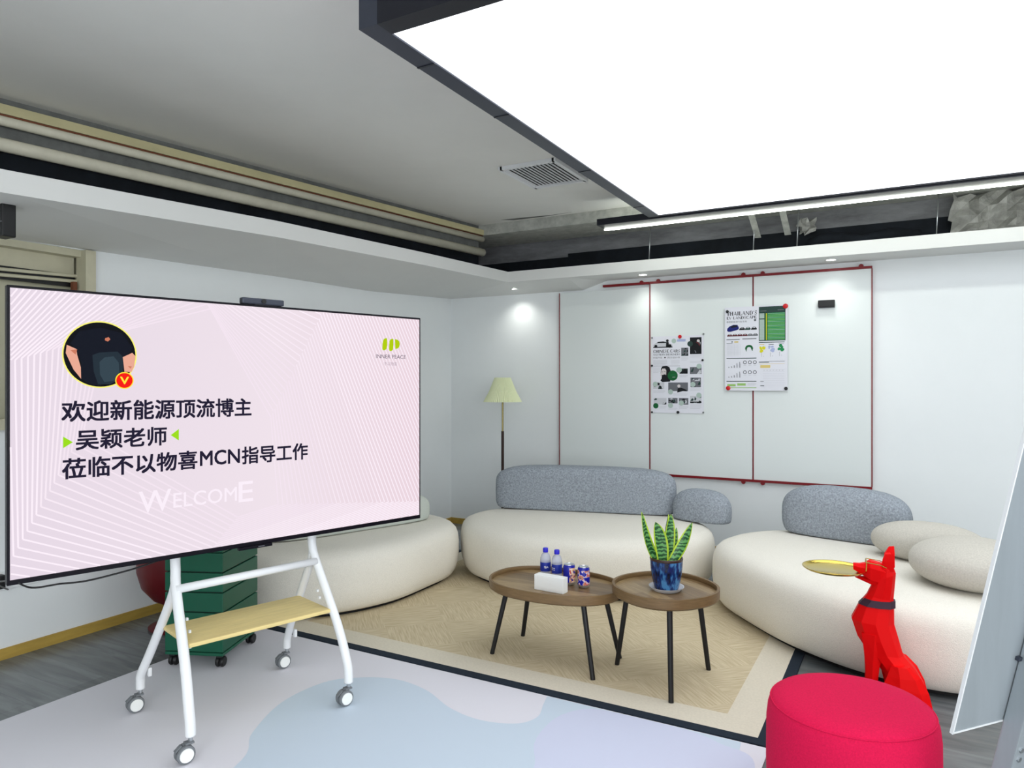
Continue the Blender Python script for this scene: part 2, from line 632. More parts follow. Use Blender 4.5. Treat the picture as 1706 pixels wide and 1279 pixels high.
def text_data(body, bold=0.0, shear=0.0):
    """outline text as plain vertices and faces, unit size, min corner at the origin"""
    cu = bpy.data.curves.new('lettering', 'FONT')
    cu.body = body
    cu.size = 1.0
    cu.offset = bold
    cu.resolution_u = 3
    o = bpy.data.objects.new('lettering', cu)
    COL.objects.link(o)
    dg = bpy.context.evaluated_depsgraph_get()
    me = bpy.data.meshes.new_from_object(o.evaluated_get(dg))
    vs = [v.co.copy() for v in me.vertices]
    fs = [list(p.vertices) for p in me.polygons]
    bpy.data.objects.remove(o)
    bpy.data.curves.remove(cu)
    bpy.data.meshes.remove(me)
    if not vs:
        return [], []
    x0 = min(v.x for v in vs); x1 = max(v.x for v in vs)
    y0 = min(v.y for v in vs); y1 = max(v.y for v in vs)
    return [((v.x - x0) / (x1 - x0), (v.y - y0) / (y1 - y0)) for v in vs], fs


def put_text(mb, body, x0, z0, x1, z1, y, m, bold=0.0):
    """lettering filling the box x0..x1, z0..z1 on the plane y (reads along +x, up +z, seen from -y)"""
    vs, fs = text_data(body, 0.0)
    hz = (z1 - z0)
    k = bold * hz
    steps = ((-1, -1), (1, -1), (-1, 1), (1, 1)) if bold else ((0, 0),)
    for q, (ax, az) in enumerate(steps):
        mb.add([(x0 + k + u * (x1 - x0 - 2 * k) + ax * k, y - q * 4e-5, z0 + k + w * (hz - 2 * k) + az * k) for u, w in vs], fs, m)


def flat_poly(mb, pts, y, m):
    mb.add([(p[0], y, p[1]) for p in pts], [list(range(len(pts)))], m)


def flat_rect(mb, x0, z0, x1, z1, y, m):
    flat_poly(mb, [(x0, z0), (x1, z0), (x1, z1), (x0, z1)], y, m)


def flat_disc(mb, cx, cz, rx, rz, y, m, n=36):
    flat_poly(mb, [(cx + rx * math.cos(2 * PI * i / n), cz + rz * math.sin(2 * PI * i / n)) for i in range(n)], y, m)


def flat_line(mb, a, b, w, y, m):
    d = Vector((b[0] - a[0], b[1] - a[1]))
    if d.length < 1e-6:
        return
    nrm = Vector((-d.y, d.x)).normalized() * w / 2
    flat_poly(mb, [(a[0] + nrm.x, a[1] + nrm.y), (a[0] - nrm.x, a[1] - nrm.y), (b[0] - nrm.x, b[1] - nrm.y), (b[0] + nrm.x, b[1] + nrm.y)], y, m)


# ------------------------------------------------------------------ room shell
XL, XR, YB, YF, ZC = -4.30, 4.2, 6.38, -3.4, 3.03
struct(MB().box(((XL + XR) / 2, (YF + YB) / 2, -0.05), (XR - XL + 0.4, YB - YF + 0.4, 0.1), M['floor']).build('floor'))
struct(MB().box(((XL + XR) / 2, (YF + YB) / 2, ZC + 0.05), (XR - XL + 0.4, YB - YF + 0.4, 0.1), M['ceiling']).build('ceiling'))
scf = MB()
for pts in ([(-1.98, 1.86), (-1.93, 1.90), (-1.86, 1.91), (-1.90, 1.925), (-1.95, 1.92)], [(-2.02, 1.66), (-1.99, 1.70), (-1.975, 1.69)], [(-2.1, 1.74), (-2.05, 1.73), (-2.06, 1.755)],
            [(-1.86, 2.02), (-1.80, 2.06), (-1.82, 2.065)], [(-3.3, 5.72), (-3.1, 5.74), (-2.8, 5.78), (-2.6, 5.77), (-2.85, 5.80), (-3.2, 5.79)], [(-2.0, 3.6), (-1.97, 3.66), (-1.985, 3.67)]):
    scf.prism(pts, ZC - 0.0008, ZC + 0.001, M['grey_conc'])
scf_o = scf.build('ceiling_scuffs')
scf_o.parent = bpy.data.objects['ceiling']
# left wall with an opening for the beige window
wl = MB()
WY0, WY1, WZ0, WZ1 = 1.45, 2.515, 1.25, 2.30
wl.box((XL - 0.1, (YF + WY0) / 2, ZC / 2), (0.2, WY0 - YF, ZC), M['wall'])
wl.box((XL - 0.1, (WY1 + YB + 0.2) / 2, ZC / 2), (0.2, YB + 0.2 - WY1, ZC), M['wall'])
wl.box((XL - 0.1, (WY0 + WY1) / 2, WZ0 / 2), (0.2, WY1 - WY0, WZ0), M['wall'])
wl.box((XL - 0.1, (WY0 + WY1) / 2, (WZ1 + ZC) / 2), (0.2, WY1 - WY0, ZC - WZ1), M['wall'])
struct(wl.build('wall_left'))
wb = MB().box(((XL + XR) / 2, YB + 0.1, 1.3), (XR - XL, 0.2, 2.6), M['wall'])
wb.box(((XL + XR) / 2, YB + 0.1, 2.815), (XR - XL, 0.2, 0.43), M['void_grey'])
struct(wb.build('wall_back'))
struct(MB().box((XR + 0.1, (YF + YB) / 2, ZC / 2), (0.2, YB - YF, ZC), M['wall']).build('wall_right'))
struct(MB().box(((XL + XR) / 2, YF - 0.1, ZC / 2), (XR - XL, 0.2, ZC), M['wall']).build('wall_front'))
struct(MB().box((XL + 0.006, (YF + YB) / 2, 0.03), (0.012, YB - YF, 0.06), M['yellow_wood']).build('baseboard_left'))
struct(MB().box(((XL + XR) / 2, YB - 0.006, 0.03), (XR - XL - 0.03, 0.012, 0.06), M['yellow_wood']).build('baseboard_back'))

# lowered plasterboard rim along the left and back walls, its left arm sagging towards the front
inner = [(-3.38, 0.2, 2.27), (-3.38, 1.6, 2.32), (-3.38, 3.1, 2.403), (-3.38, 4.65, 2.456), (-3.38, 6.0, 2.49)]
outer = [(-4.3, 0.2, 2.27), (-4.3, 2.5, 2.306), (-4.3, 3.94, 2.34), (-4.3, 5.06, 2.352), (-4.3, 6.38, 2.42)]
rim = MB()
vs, fs = [], []
for dz in (0.0, 0.10):
    for p, q in zip(inner, outer):
        vs.append((p[0], p[1], p[2] + dz))
        vs.append((q[0], q[1], q[2] + dz))
n = len(inner)
for i in range(n - 1):
    a, b = 2 * i, 2 * i + 2
    fs.append([a, b, b + 1, a + 1])
    fs.append([2 * n + a, 2 * n + a + 1, 2 * n + b + 1, 2 * n + b])
    fs.append([a, 2 * n + a, 2 * n + b, b])
fs.append([0, 1, 2 * n + 1, 2 * n])
rim.add(vs, fs, M['soffit'])
# back arm
bi = [(-3.38, 6.0, 2.49), (-2.75, 6.0, 2.49), (-2.5, 6.0, 2.49), (4.2, 6.0, 2.49)]
bo = [(-4.3, 6.38, 2.42), (-2.75, 6.38, 2.415), (-2.5, 6.38, 2.49), (4.2, 6.38, 2.49)]
vs, fs = [], []
for dz in (0.0, 0.10):
    for p, q in zip(bi, bo):
        vs.append((p[0], p[1], p[2] + dz))
        vs.append((q[0], q[1], q[2] + dz))
n = len(bi)
for i in range(n - 1):
    a, b = 2 * i, 2 * i + 2
    fs.append([a, b, b + 1, a + 1])
    fs.append([2 * n + a, 2 * n + a + 1, 2 * n + b + 1, 2 * n + b])
    fs.append([a, 2 * n + a, 2 * n + b, b])
rim.add(vs, fs, M['soffit'])
struct(rim.build('trim_1'))

# dropped plaster beam at the back of the ceiling, and black strips above the rim
bmx = MB().box((-0.05, 6.1, 2.98), (8.5, 0.54, 0.10), M['plaster'])
struct(bmx.build('trim_2'))
SK = [(-4.27, 0.2), (-4.27, 1.75), (-3.61, 5.83)]
def skew_strip(z0, z1, off, thick, m):
    mb = MB()
    poly = [(x + off, y) for x, y in SK] + [(x + off - thick, y) for x, y in SK[::-1]]
    mb.prism(poly, z0, z1, m)
    return mb
sb = skew_strip(2.565, 2.745, 0.0, 0.03, M['void_black'])
poly = [(x, y) for x, y in SK] + [(x - 0.03, y) for x, y in SK[::-1]]
sb.prism(poly, 2.745, 3.03, M['grey_conc'])
sb.box((-3.6, 6.36, 2.62), (1.4, 0.04, 0.25), M['void_black'])
sb.box((-0.5, 6.365, 2.685), (4.8, 0.03, 0.19), M['void_black'])  # both back-wall strips: shade low in the gap painted in as black
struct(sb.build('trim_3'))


def pipe(name, z, off, r, m, label):
    pts = [(x + off, y, z) for x, y in SK]
    pts = [pts[0], (pts[1][0], pts[1][1] - 0.25, z), (pts[1][0] + 0.006, pts[1][1], z), (pts[1][0] + 0.05, pts[1][1] + 0.25, z), pts[2]]
    o = MB().tube(pts, r, m, n=14).build(name, smooth=True)
    return tag(o, label, 'pipe')


pipe('ceiling_pipe', 2.765, 0.05, 0.036, M['pipe_white'], 'thick off-white pipe above the black strip, lowest of the pipes along the left wall')
pipe('ceiling_pipe', 2.893, 0.045, 0.026, M['pipe_white'], 'thin off-white pipe above the grey strip, middle of the pipes along the left wall')
pipe('ceiling_conduit', 2.924, 0.045, 0.006, M['rust'], 'thin brown conduit running between the off-white pipe and the cream duct')
cd = skew_strip(2.931, 2.982, 0.06, 0.06, M['pipe_cream'])
tag(cd.build('ceiling_duct'), 'flat cream duct just under the grey ceiling along the left wall', 'duct')

# window far left behind the television
wn = MB()
D = 0.09
wn.box((XL - 0.02, WY1 - 0.03, (WZ0 + WZ1) / 2), (0.10, 0.06, WZ1 - WZ0), M['beige_frame'])
wn.box((XL - 0.02, WY0 + 0.03, (WZ0 + WZ1) / 2), (0.10, 0.06, WZ1 - WZ0), M['beige_frame'])
wn.box((XL - 0.02, (WY0 + WY1) / 2, WZ0 + 0.03), (0.10, WY1 - WY0 - 0.12, 0.06), M['beige_frame'])
wn.box((XL - 0.06, (WY0 + WY1) / 2, WZ1 - 0.02), (0.08, WY1 - WY0 - 0.12, 0.04), M['beige_frame'])
wobj = struct(wn.build('window_1'))
pn = MB().box((XL - 0.15, (WY0 + WY1) / 2, (WZ0 + WZ1) / 2), (0.02, WY1 - WY0, WZ1 - WZ0), M['beige_panel'])
pn.box((XL - 0.11, (WY0 + WY1) / 2 - 0.03, WZ1 - 0.085), (0.03, WY1 - WY0 - 0.06, 0.11), M['beige_frame'])
pn.build('blind_panel', wobj)
rl = MB()
rl.tube([(XL - 0.07, WY0 + 0.06, 2.115), (XL - 0.07, WY1 - 0.06, 2.150)], 0.010, M['beige_frame'], n=10)
rl.tube([(XL - 0.07, WY0 + 0.06, 2.085), (XL - 0.07, WY1 - 0.06, 2.118)], 0.010, M['beige_frame'], n=10)
rl.box((XL - 0.09, (WY0 + WY1) / 2, 2.12), (0.01, WY1 - WY0 - 0.12, 0.075), M['black_plastic'])
rl.build('window_rail', wobj)
MB().box((XL - 0.05, WY1 - 0.085, 2.085), (0.03, 0.022, 0.05), M['rust']).build('window_latch', wobj)

# ------------------------------------------------------------------ ceiling fittings
t = thing('ceiling_light_panel', 'large glowing white stretch-film light panel in a black frame under the ceiling', 'ceiling light', (0, 3.7, 2.80))
PX0, PX1, PY0, PY1 = -1.67, 2.2, 2.085 - 3.7, 5.34 - 3.7
MB().box(((PX0 + PX1) / 2, (PY0 + PY1) / 2, 0.012), (PX1 - PX0, PY1 - PY0, 0.01), M['panel_glow']).build('light_film', t)
fr = MB()
for (x0, x1, y0, y1) in ((PX0 - 0.085, PX0, PY0 - 0.085, PY1), (PX1, PX1 + 0.085, PY0 - 0.085, PY1), (PX0, PX1, PY0 - 0.085, PY0), (PX0 - 0.085, PX1 + 0.085, PY1, PY1 + 0.03)):
    fr.box(((x0 + x1) / 2, (y0 + y1) / 2, 0.115), (x1 - x0, y1 - y0, 0.23), M['dark_frame'] if x1 - x0 < 0.2 and x0 < 0 else M['black'])
fr.build('frame', t)
js = MB()
for y in (2.36, 2.98, 4.0, 5.0):
    js.box((PX0 - 0.0425, y - 3.7, -0.001), (0.086, 0.012, 0.004), M['black'])
js.build('frame_joint', t)

t = thing('linear_ceiling_light', 'long black profile with a thin bright LED line along the back of the light panel', 'ceiling light', (0.5, 5.46, 2.79))
MB().box((0, 0, 0.026), (5.4, 0.17, 0.052), M['black'], bevel=0.004).build('profile', t)
MB().box((0, 0.091, 0.006), (5.4, 0.010, 0.032), M['led_glow']).build('led_strip', t)


def downlight(x, y, z, label, power=5.0):
    t = thing('downlight', label, 'downlight', (x, y, z), 0, 'round downlights in the white rim')
    MB().lathe([(0.034, -0.004), (0.045, -0.006), (0.048, 0.0), (0.034, 0.0)], M['white_plastic'], n=28).build('trim_ring', t, smooth=True)
    MB().lathe([(0, -0.003), (0.034, -0.003), (0.034, -0.001), (0, -0.001)], M['down_glow'], n=28).build('lamp_disc', t)
    d = bpy.data.lights.new('downlight_beam', 'SPOT')
    d.energy = power
    d.spot_size = math.radians(130)
    d.spot_blend = 1.0
    d.shadow_soft_size = 0.04
    d.color = (1.0, 1.0, 0.93)
    s = bpy.data.objects.new('downlight_beam', d)
    COL.objects.link(s)
    s.parent = t
    s.location = (0, 0, -0.02)


downlight(-2.08, 6.18, 2.49, 'round lit downlight in the rim above the left end of the red whiteboard rail')
downlight(-0.52, 6.165, 2.49, 'round lit downlight in the rim above the right whiteboard')
downlight(-3.42, 6.22, 2.452, 'round lit downlight in the rim above the pleated floor lamp', 8.0)

# vent grille
t = thing('air_vent', 'white louvred air vent in the grey ceiling beside the light panel', 'vent', (-2.29, 4.6, 3.03))
MB().box((0, 0, -0.004), (0.40, 0.50, 0.006), M['black_plastic']).build('backing', t)
fr = MB()
for (x, y, sx, sy) in ((-0.21, 0, 0.03, 0.56), (0.21, 0, 0.03, 0.56), (0, -0.265, 0.42, 0.03), (0, 0.265, 0.42, 0.03)):
    fr.box((x, y, -0.012), (sx, sy, 0.024), M['white_metal'])
fr.build('frame', t)
for i in range(13):
    x = -0.182 + i * 0.0305
    mb = MB()
    mx = Matrix.Translation((x, 0, -0.012)) @ Matrix.Rotation(math.radians(18), 4, 'Y')
    mb.box((0, 0, 0), (0.026, 0.50, 0.003), M['white_metal'], xf=mx)
    mb.build('slat', t)

# things up in the dusty gap behind the light panel
for x, y, lab in ((-2.03, 6.2, 'thin hanger rod left of the straps in the dark ceiling gap'), (-1.12, 6.18, 'thin hanger rod beside the pale straps in the dark ceiling gap'),
                  (-0.78, 6.2, 'thin hanger rod just right of the pale straps in the dark ceiling gap'), (0.20, 6.2, 'thin hanger rod beside the torn foil in the dark ceiling gap')):
    o = MB().tube([(x, y, 2.585), (x + 0.015, y, 2.93)], 0.004, M['steel'], n=8).build('hanger_rod', smooth=True)
    tag(o, lab, 'rod', 'hanger rods in the ceiling gap')
for x, lab in ((-1.10, 'left of two pale metal straps crossing the dark ceiling gap'), (-0.86, 'right of two pale metal straps crossing the dark ceiling gap')):
    mx = Matrix.Translation((x, 6.08, 2.84)) @ Matrix.Rotation(math.radians(-24), 4, 'X')
    o = MB().box((0, 0, 0), (0.05, 0.46, 0.006), M['plaster'], xf=mx).build('metal_strap')
    tag(o, lab, 'strap', 'metal straps in the ceiling gap')


def crumple(name, x0, x1, z0, z1, y, amp, nx, nz, m, seed, label, cat):
    rnd = random.Random(seed)
    vs, fs = [], []
    for i in range(nx + 1):
        for j in range(nz + 1):
            ex = rnd.uniform(-0.02, 0.02) if i in (0, nx) or j in (0, nz) else 0
            vs.append((x0 + (x1 - x0) * i / nx + ex, y + rnd.uniform(-amp, amp), z0 + (z1 - z0) * j / nz + ex))
    for i in range(nx):
        for j in range(nz):
            a = i * (nz + 1) + j
            fs.append([a, a + nz + 1, a + nz + 2, a + 1])
    o = MB().add(vs, fs, m).build(name, weld=False)
    s = o.modifiers.new('thickness', 'SOLIDIFY')
    s.thickness = 0.006
    return tag(o, label, cat)


crumple('torn_foil', 0.30, 1.1, 2.60, 2.92, 6.27, 0.05, 14, 6, M['foil'], 3, 'large torn sheet of crumpled foil insulation at the right of the ceiling gap', 'insulation')
crumple('torn_foil', -0.78, -0.66, 2.74, 2.86, 6.30, 0.03, 4, 4, M['foil'], 5, 'small crumpled foil scrap beside the hanger rods in the ceiling gap', 'insulation')
o = MB().tube([(-0.7, 6.28, 2.66), (-0.55, 6.25, 2.68), (-0.3, 6.28, 2.65), (-0.1, 6.27, 2.67), (0.1, 6.28, 2.65)], [0.03, 0.05, 0.035, 0.05, 0.03], M['void_black'], n=10).build('cable_bundle', smooth=True)
tag(o, 'dark lumpy cable bundle lying in the ceiling gap above the right whiteboard', 'cable')
bx = MB().box((0, 0, -0.075), (0.09, 0.06, 0.15), M['black_plastic'], bevel=0.006)
bx.box((0, -0.031, -0.085), (0.085, 0.004, 0.004), M['ink_grey'])
tag(bx.build('black_box', loc=(-3.60, 1.70, 2.318)), 'small black box under the lowered rim at the far left', 'box')

# ------------------------------------------------------------------ mat and rug
RUGX0, RUGX1 = -3.51, -0.49
t = thing('floor_mat', 'large lilac-white vinyl mat with pale blue rounded shapes in front of the rug', 'mat', (0, 0, 0))
MB().box(((RUGX0 + RUGX1) / 2, 1.6, 0.003), (RUGX1 - RUGX0, 2.9, 0.006), M['mat_base']).build('mat_sheet', t)
blue = catmull([(-2.20, 1.2), (-2.289, 1.887), (-2.445, 2.109), (-2.56, 2.383), (-2.546, 2.643), (-2.427, 2.775), (-2.253, 2.847), (-2.046, 2.818), (-1.836, 2.716), (-1.654, 2.684), (-1.498, 2.733), (-1.445, 2.832), (-1.475, 2.951), (-1.50, 3.045)], 8, closed=False)
poly = [(p.x, p.y) for p in blue] + [(-1.25, 3.045), (-0.6, 3.045), (-0.55, 2.6), (-0.6, 1.2)]
MB().prism(poly, 0.0055, 0.0068, M['mat_blue']).build('pale_blue_shape', t)
lav = catmull([(-1.20, 2.2), (-1.266, 2.456), (-1.348, 2.615), (-1.373, 2.777), (-1.351, 2.917), (-1.251, 3.027), (-1.0, 3.042), (-0.8, 3.035), (-0.673, 2.99), (-0.52, 2.90), (-0.50, 2.4), (-0.7, 2.0), (-1.0, 1.98)], 8)
MB().prism([(p.x, p.y) for p in lav], 0.0066, 0.0076, M['mat_lav']).build('lavender_shape', t)

t = thing('area_rug', 'tan hatched rug with a pale band and dark border under the coffee tables', 'rug', ((RUGX0 + RUGX1) / 2, 4.2, 0))
hx, y0, y1 = (RUGX1 - RUGX0) / 2, 3.058 - 4.2, 5.35 - 4.2
def ring_rect(mb, a, b, c, d, w, z0, z1, m):
    mb.box(((a + b) / 2, c + w / 2, (z0 + z1) / 2), (b - a, w, z1 - z0), m)
    mb.box(((a + b) / 2, d - w / 2, (z0 + z1) / 2), (b - a, w, z1 - z0), m)
    mb.box((a + w / 2, (c + d) / 2, (z0 + z1) / 2), (w, d - c - 2 * w, z1 - z0), m)
    mb.box((b - w / 2, (c + d) / 2, (z0 + z1) / 2), (w, d - c - 2 * w, z1 - z0), m)
mb = MB(); ring_rect(mb, -hx, hx, y0, y1, 0.055, 0, 0.009, M['rug_border']); mb.build('dark_border', t)
mb = MB(); ring_rect(mb, -hx + 0.055, hx - 0.055, y0 + 0.055, y1 - 0.055, 0.16, 0, 0.009, M['rug_edge']); mb.build('pale_band', t)
MB().box((0, (y0 + y1) / 2, 0.0045), (2 * (hx - 0.215), y1 - y0 - 0.43, 0.009), M['rug_weave']).build('hatched_field', t)


# ------------------------------------------------------------------ sofas
def sofa(name, foot, label, top=0.43, group='cream boulder sofas around the rug'):
    pts = catmull(foot, 9)
    cx = sum(p.x for p in pts) / len(pts)
    cy = sum(p.y for p in pts) / len(pts)
    N = len(pts)
    area = sum(pts[i].x * pts[(i + 1) % N].y - pts[(i + 1) % N].x * pts[i].y for i in range(N))
    sgn = 1 if area > 0 else -1
    nr = []
    for i in range(N):
        tg = pts[(i + 1) % N] - pts[i - 1]
        nr.append(Vector((-tg.y, tg.x, 0)).normalized() * sgn)   # inward
    for _ in range(6):
        nr = [(nr[i - 1] + nr[i] * 2 + nr[(i + 1) % N]).normalized() for i in range(N)]

    def ring(inset, z, sh=1.0):
        out = []
        for i in range(N):
            p = pts[i] + nr[i] * inset
            out.append(Vector(((p.x - cx) * sh, (p.y - cy) * sh, z)))
        return out
    t = thing(name, label, 'sofa', (cx, cy, 0.009), 0, group)
    mb = MB()
    prof = [(0.080, 0.022), (0.050, 0.036), (0.026, 0.07), (0.008, 0.125), (0.0, 0.19), (0.0, 0.28), (0.007, 0.335), (0.022, 0.372), (0.048, 0.399), (0.090, 0.417), (0.16, 0.426)]
    rings = [ring(a, z * top / 0.43) for a, z in prof]
    for sh in (0.85, 0.6, 0.35, 0.12):
        rings.append([Vector((p.x * sh, p.y * sh, top * (1.0 + 0.012 * (1 - sh)))) for p in ring(0.20, 0)])
    mb.loft(rings, M['cream_fabric'])
    mb.build('upholstered_seat', t, smooth=True)
    MB().tube(ring(0.030, 0.360 * top / 0.43), 0.0028, M['cream_fabric'], n=6, closed=True).build('seam_piping', t, smooth=True)
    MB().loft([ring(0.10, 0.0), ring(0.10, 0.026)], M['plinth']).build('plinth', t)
    return t


sofa('boulder_sofa', [(-3.52, 3.10), (-3.16, 3.34), (-2.97, 3.75), (-2.955, 4.2), (-2.98, 4.48), (-3.09, 4.68), (-3.32, 4.83), (-3.72, 4.88), (-4.05, 4.72), (-4.16, 4.2), (-4.12, 3.5), (-3.90, 3.13)],
     'cream boulder sofa against the left wall behind the television')
sofa('boulder_sofa', [(-3.21, 4.97), (-3.10, 4.74), (-2.88, 4.53), (-2.45, 4.38), (-1.95, 4.42), (-1.55, 4.62), (-1.31, 4.92), (-1.235, 5.20), (-1.28, 5.46), (-1.5, 5.72), (-1.9, 5.86), (-2.4, 5.84), (-2.9, 5.64), (-3.16, 5.30)],
     'cream boulder sofa in front of the whiteboards, with a long and a short grey bolster')
sofa('boulder_sofa', [(-1.165, 5.02), (-1.10, 4.75), (-0.87, 4.45), (-0.58, 4.16), (-0.24, 3.955), (0.13, 3.875), (0.42, 3.98), (0.62, 4.30), (0.68, 4.80), (0.5, 5.30), (0.1, 5.60), (-0.4, 5.72), (-0.85, 5.58), (-1.08, 5.33)],
     'cream boulder sofa on the right behind the red dog, with two round cushions')


def bolster(name, c, s, rz, label, fabric, bend=0.0, nh=3.6, nv=3.0, group='grey sofa bolsters', cat='bolster', tilt=0.0, flat=1.4):
    t = thing(name, label, cat, c, rz, group)
    h = s[2]
    MB().pillow((0, 0, h * (1 - flat / 2)), (s[0], s[1], h * flat), fabric, nh=nh, nv=nv, bend=bend, zmin=0.0, tilt=tilt, nu=56, nvv=28).build('cushion_cover', t, smooth=True)
    return t


SEAT = 0.447
bolster('bolster', (-2.37, 5.52, SEAT), (1.52, 0.28, 0.36), math.radians(14), 'long grey felt bolster on the middle sofa under the whiteboards', M['grey_fabric'], bend=-0.06, nv=4.6, flat=1.2)
bolster('bolster', (-1.385, 5.525, SEAT - 0.002), (0.46, 0.24, 0.24), math.radians(-14), 'short rounded grey felt bolster on the right end of the middle sofa', M['grey_fabric'], nh=3.0, nv=2.6)
bolster('bolster', (-0.37, 5.37, SEAT), (0.84, 0.27, 0.345), math.radians(-14), 'grey felt bolster on the right sofa next to the round cushions', M['grey_fabric'], nh=3.0, nv=3.0, flat=1.25)
bolster('bolster', (-3.535, 3.97, SEAT), (1.30, 0.26, 0.235), math.radians(71), 'grey bolster on the left sofa, paled as if lit, its end peeking past the television', M['lit_fabric'])
bolster('round_cushion', (0.115, 4.94, SEAT - 0.004), (0.62, 0.36, 0.225), math.radians(-10), 'round beige knit cushion next to the grey bolster, behind the other round one', M['beige_fabric'], nh=2.1, nv=2.2, flat=1.08, group='round beige cushions on the right sofa', cat='cushion')
bolster('round_cushion', (0.315, 4.45, SEAT - 0.004), (0.60, 0.60, 0.24), math.radians(-30), 'round beige knit cushion nearest the grey easel board, in front of the other', M['beige_fabric'], nh=2.1, nv=2.2, flat=1.08, group='round beige cushions on the right sofa', cat='cushion')

# ------------------------------------------------------------------ floor lamp in the corner
t = thing('floor_lamp', 'slim floor lamp with a pale green pleated shade in the corner behind the sofa', 'floor lamp', (-3.44, 6.0, 0))
MB().lathe([(0, 0), (0.13, 0), (0.13, 0.015), (0.03, 0.028), (0, 0.03)], M['dark_wood'], n=32).build('base', t, smooth=False)
MB().tube([(0, 0, 0.025), (0, 0, 1.04)], 0.014, M['dark_wood'], n=14).build('lower_pole', t, angle=0.6)
MB().tube([(0, 0, 1.04), (0, 0, 1.50)], 0.009, M['brass'], n=12).build('upper_pole', t, angle=0.6)
sh = MB()
NP = 120
def pleat_ring(r, z, amp):
    return [Vector((math.cos(2 * PI * j / NP) * (r + (amp if j % 2 else -amp)), math.sin(2 * PI * j / NP) * (r + (amp if j % 2 else -amp)), z)) for j in range(NP)]
sh.loft([pleat_ring(0.186, 1.325, 0.004), pleat_ring(0.13, 1.43, 0.0028), pleat_ring(0.078, 1.562, 0.0017), pleat_ring(0.074, 1.562, 0.0017), pleat_ring(0.126, 1.43, 0.0028), pleat_ring(0.182, 1.326, 0.004)], M['lamp_shade'], closed=True)
sh.build('pleated_shade', t)
MB().tube([(-0.075, 0, 1.545), (0, 0, 1.5), (0.075, 0, 1.545)], 0.003, M['brass'], n=8).build('shade_carrier', t)

# ------------------------------------------------------------------ whiteboards
BY = 6.375
B = [(-2.989, -2.076, 0.676, 2.395), (-2.066, -1.157, 0.676, 2.425), (-1.147, -0.239, 0.676, 2.425)]
labs = ['blank white wall board, left of the three, partly behind the sofa bolster', 'white wall board holding the black and white car poster, middle of the three', 'white wall board with the black eraser, right of the three']
for i, (x0, x1, z0, z1) in enumerate(B):
    t = thing('whiteboard', labs[i], 'whiteboard', ((x0 + x1) / 2, BY, z0), 0, 'whiteboards on the back wall')
    w, h = x1 - x0, z1 - z0
    MB().box((0, -0.015, h / 2), (w, 0.022, h), M['board_white']).build('writing_surface', t)
    MB().box((-w / 2 - 0.002, -0.016, h / 2), (0.0085, 0.028, h), M['red_trim']).build('edge_strip', t)
    if i == 2:
        MB().box((w / 2 + 0.003, -0.016, h / 2), (0.0085, 0.028, h), M['red_trim']).build('edge_strip', t)
    MB().box((0, -0.018, -0.0095), (w + 0.010, 0.034, 0.021), M['red_trim']).build('rail', t)
    if i > 0:
        MB().box((0, -0.018, h + 0.0095), (w + 0.010, 0.034, 0.021), M['red_trim']).build('rail', t)
    else:
        MB().box((0.228, -0.018, h + 0.0395), (0.455, 0.034, 0.021), M['red_trim']).build('rail', t)
    for s in (-1, 1):
        for top in (0, 1):
            if i == 0 and (s < 0 or not top):
                continue
            zz = h + 0.024 if top else -0.026
            if i == 0:
                zz += 0.026
            k = MB()
            mx = Matrix.Translation((s * (w / 2 - 0.075), -0.02, zz)) @ Matrix.Rotation(PI / 2, 4, 'X')
            k.lathe([(0, -0.012), (0.017, -0.012), (0.019, 0.0), (0.017, 0.012), (0, 0.012)], M['red_trim'], n=16, xf=mx)
            k.build('clip', t, angle=0.7)
t = thing('board_eraser', 'small black eraser stuck high on the right whiteboard', 'eraser', (-0.568, 6.348, 2.125))
MB().box((0, -0.019, 0.034), (0.126, 0.034, 0.058), M['black_plastic'], bevel=0.006).build('grip', t)
MB().box((0, -0.006, 0.003), (0.124, 0.012, 0.006), M['ink_grey']).build('felt_pad', t)


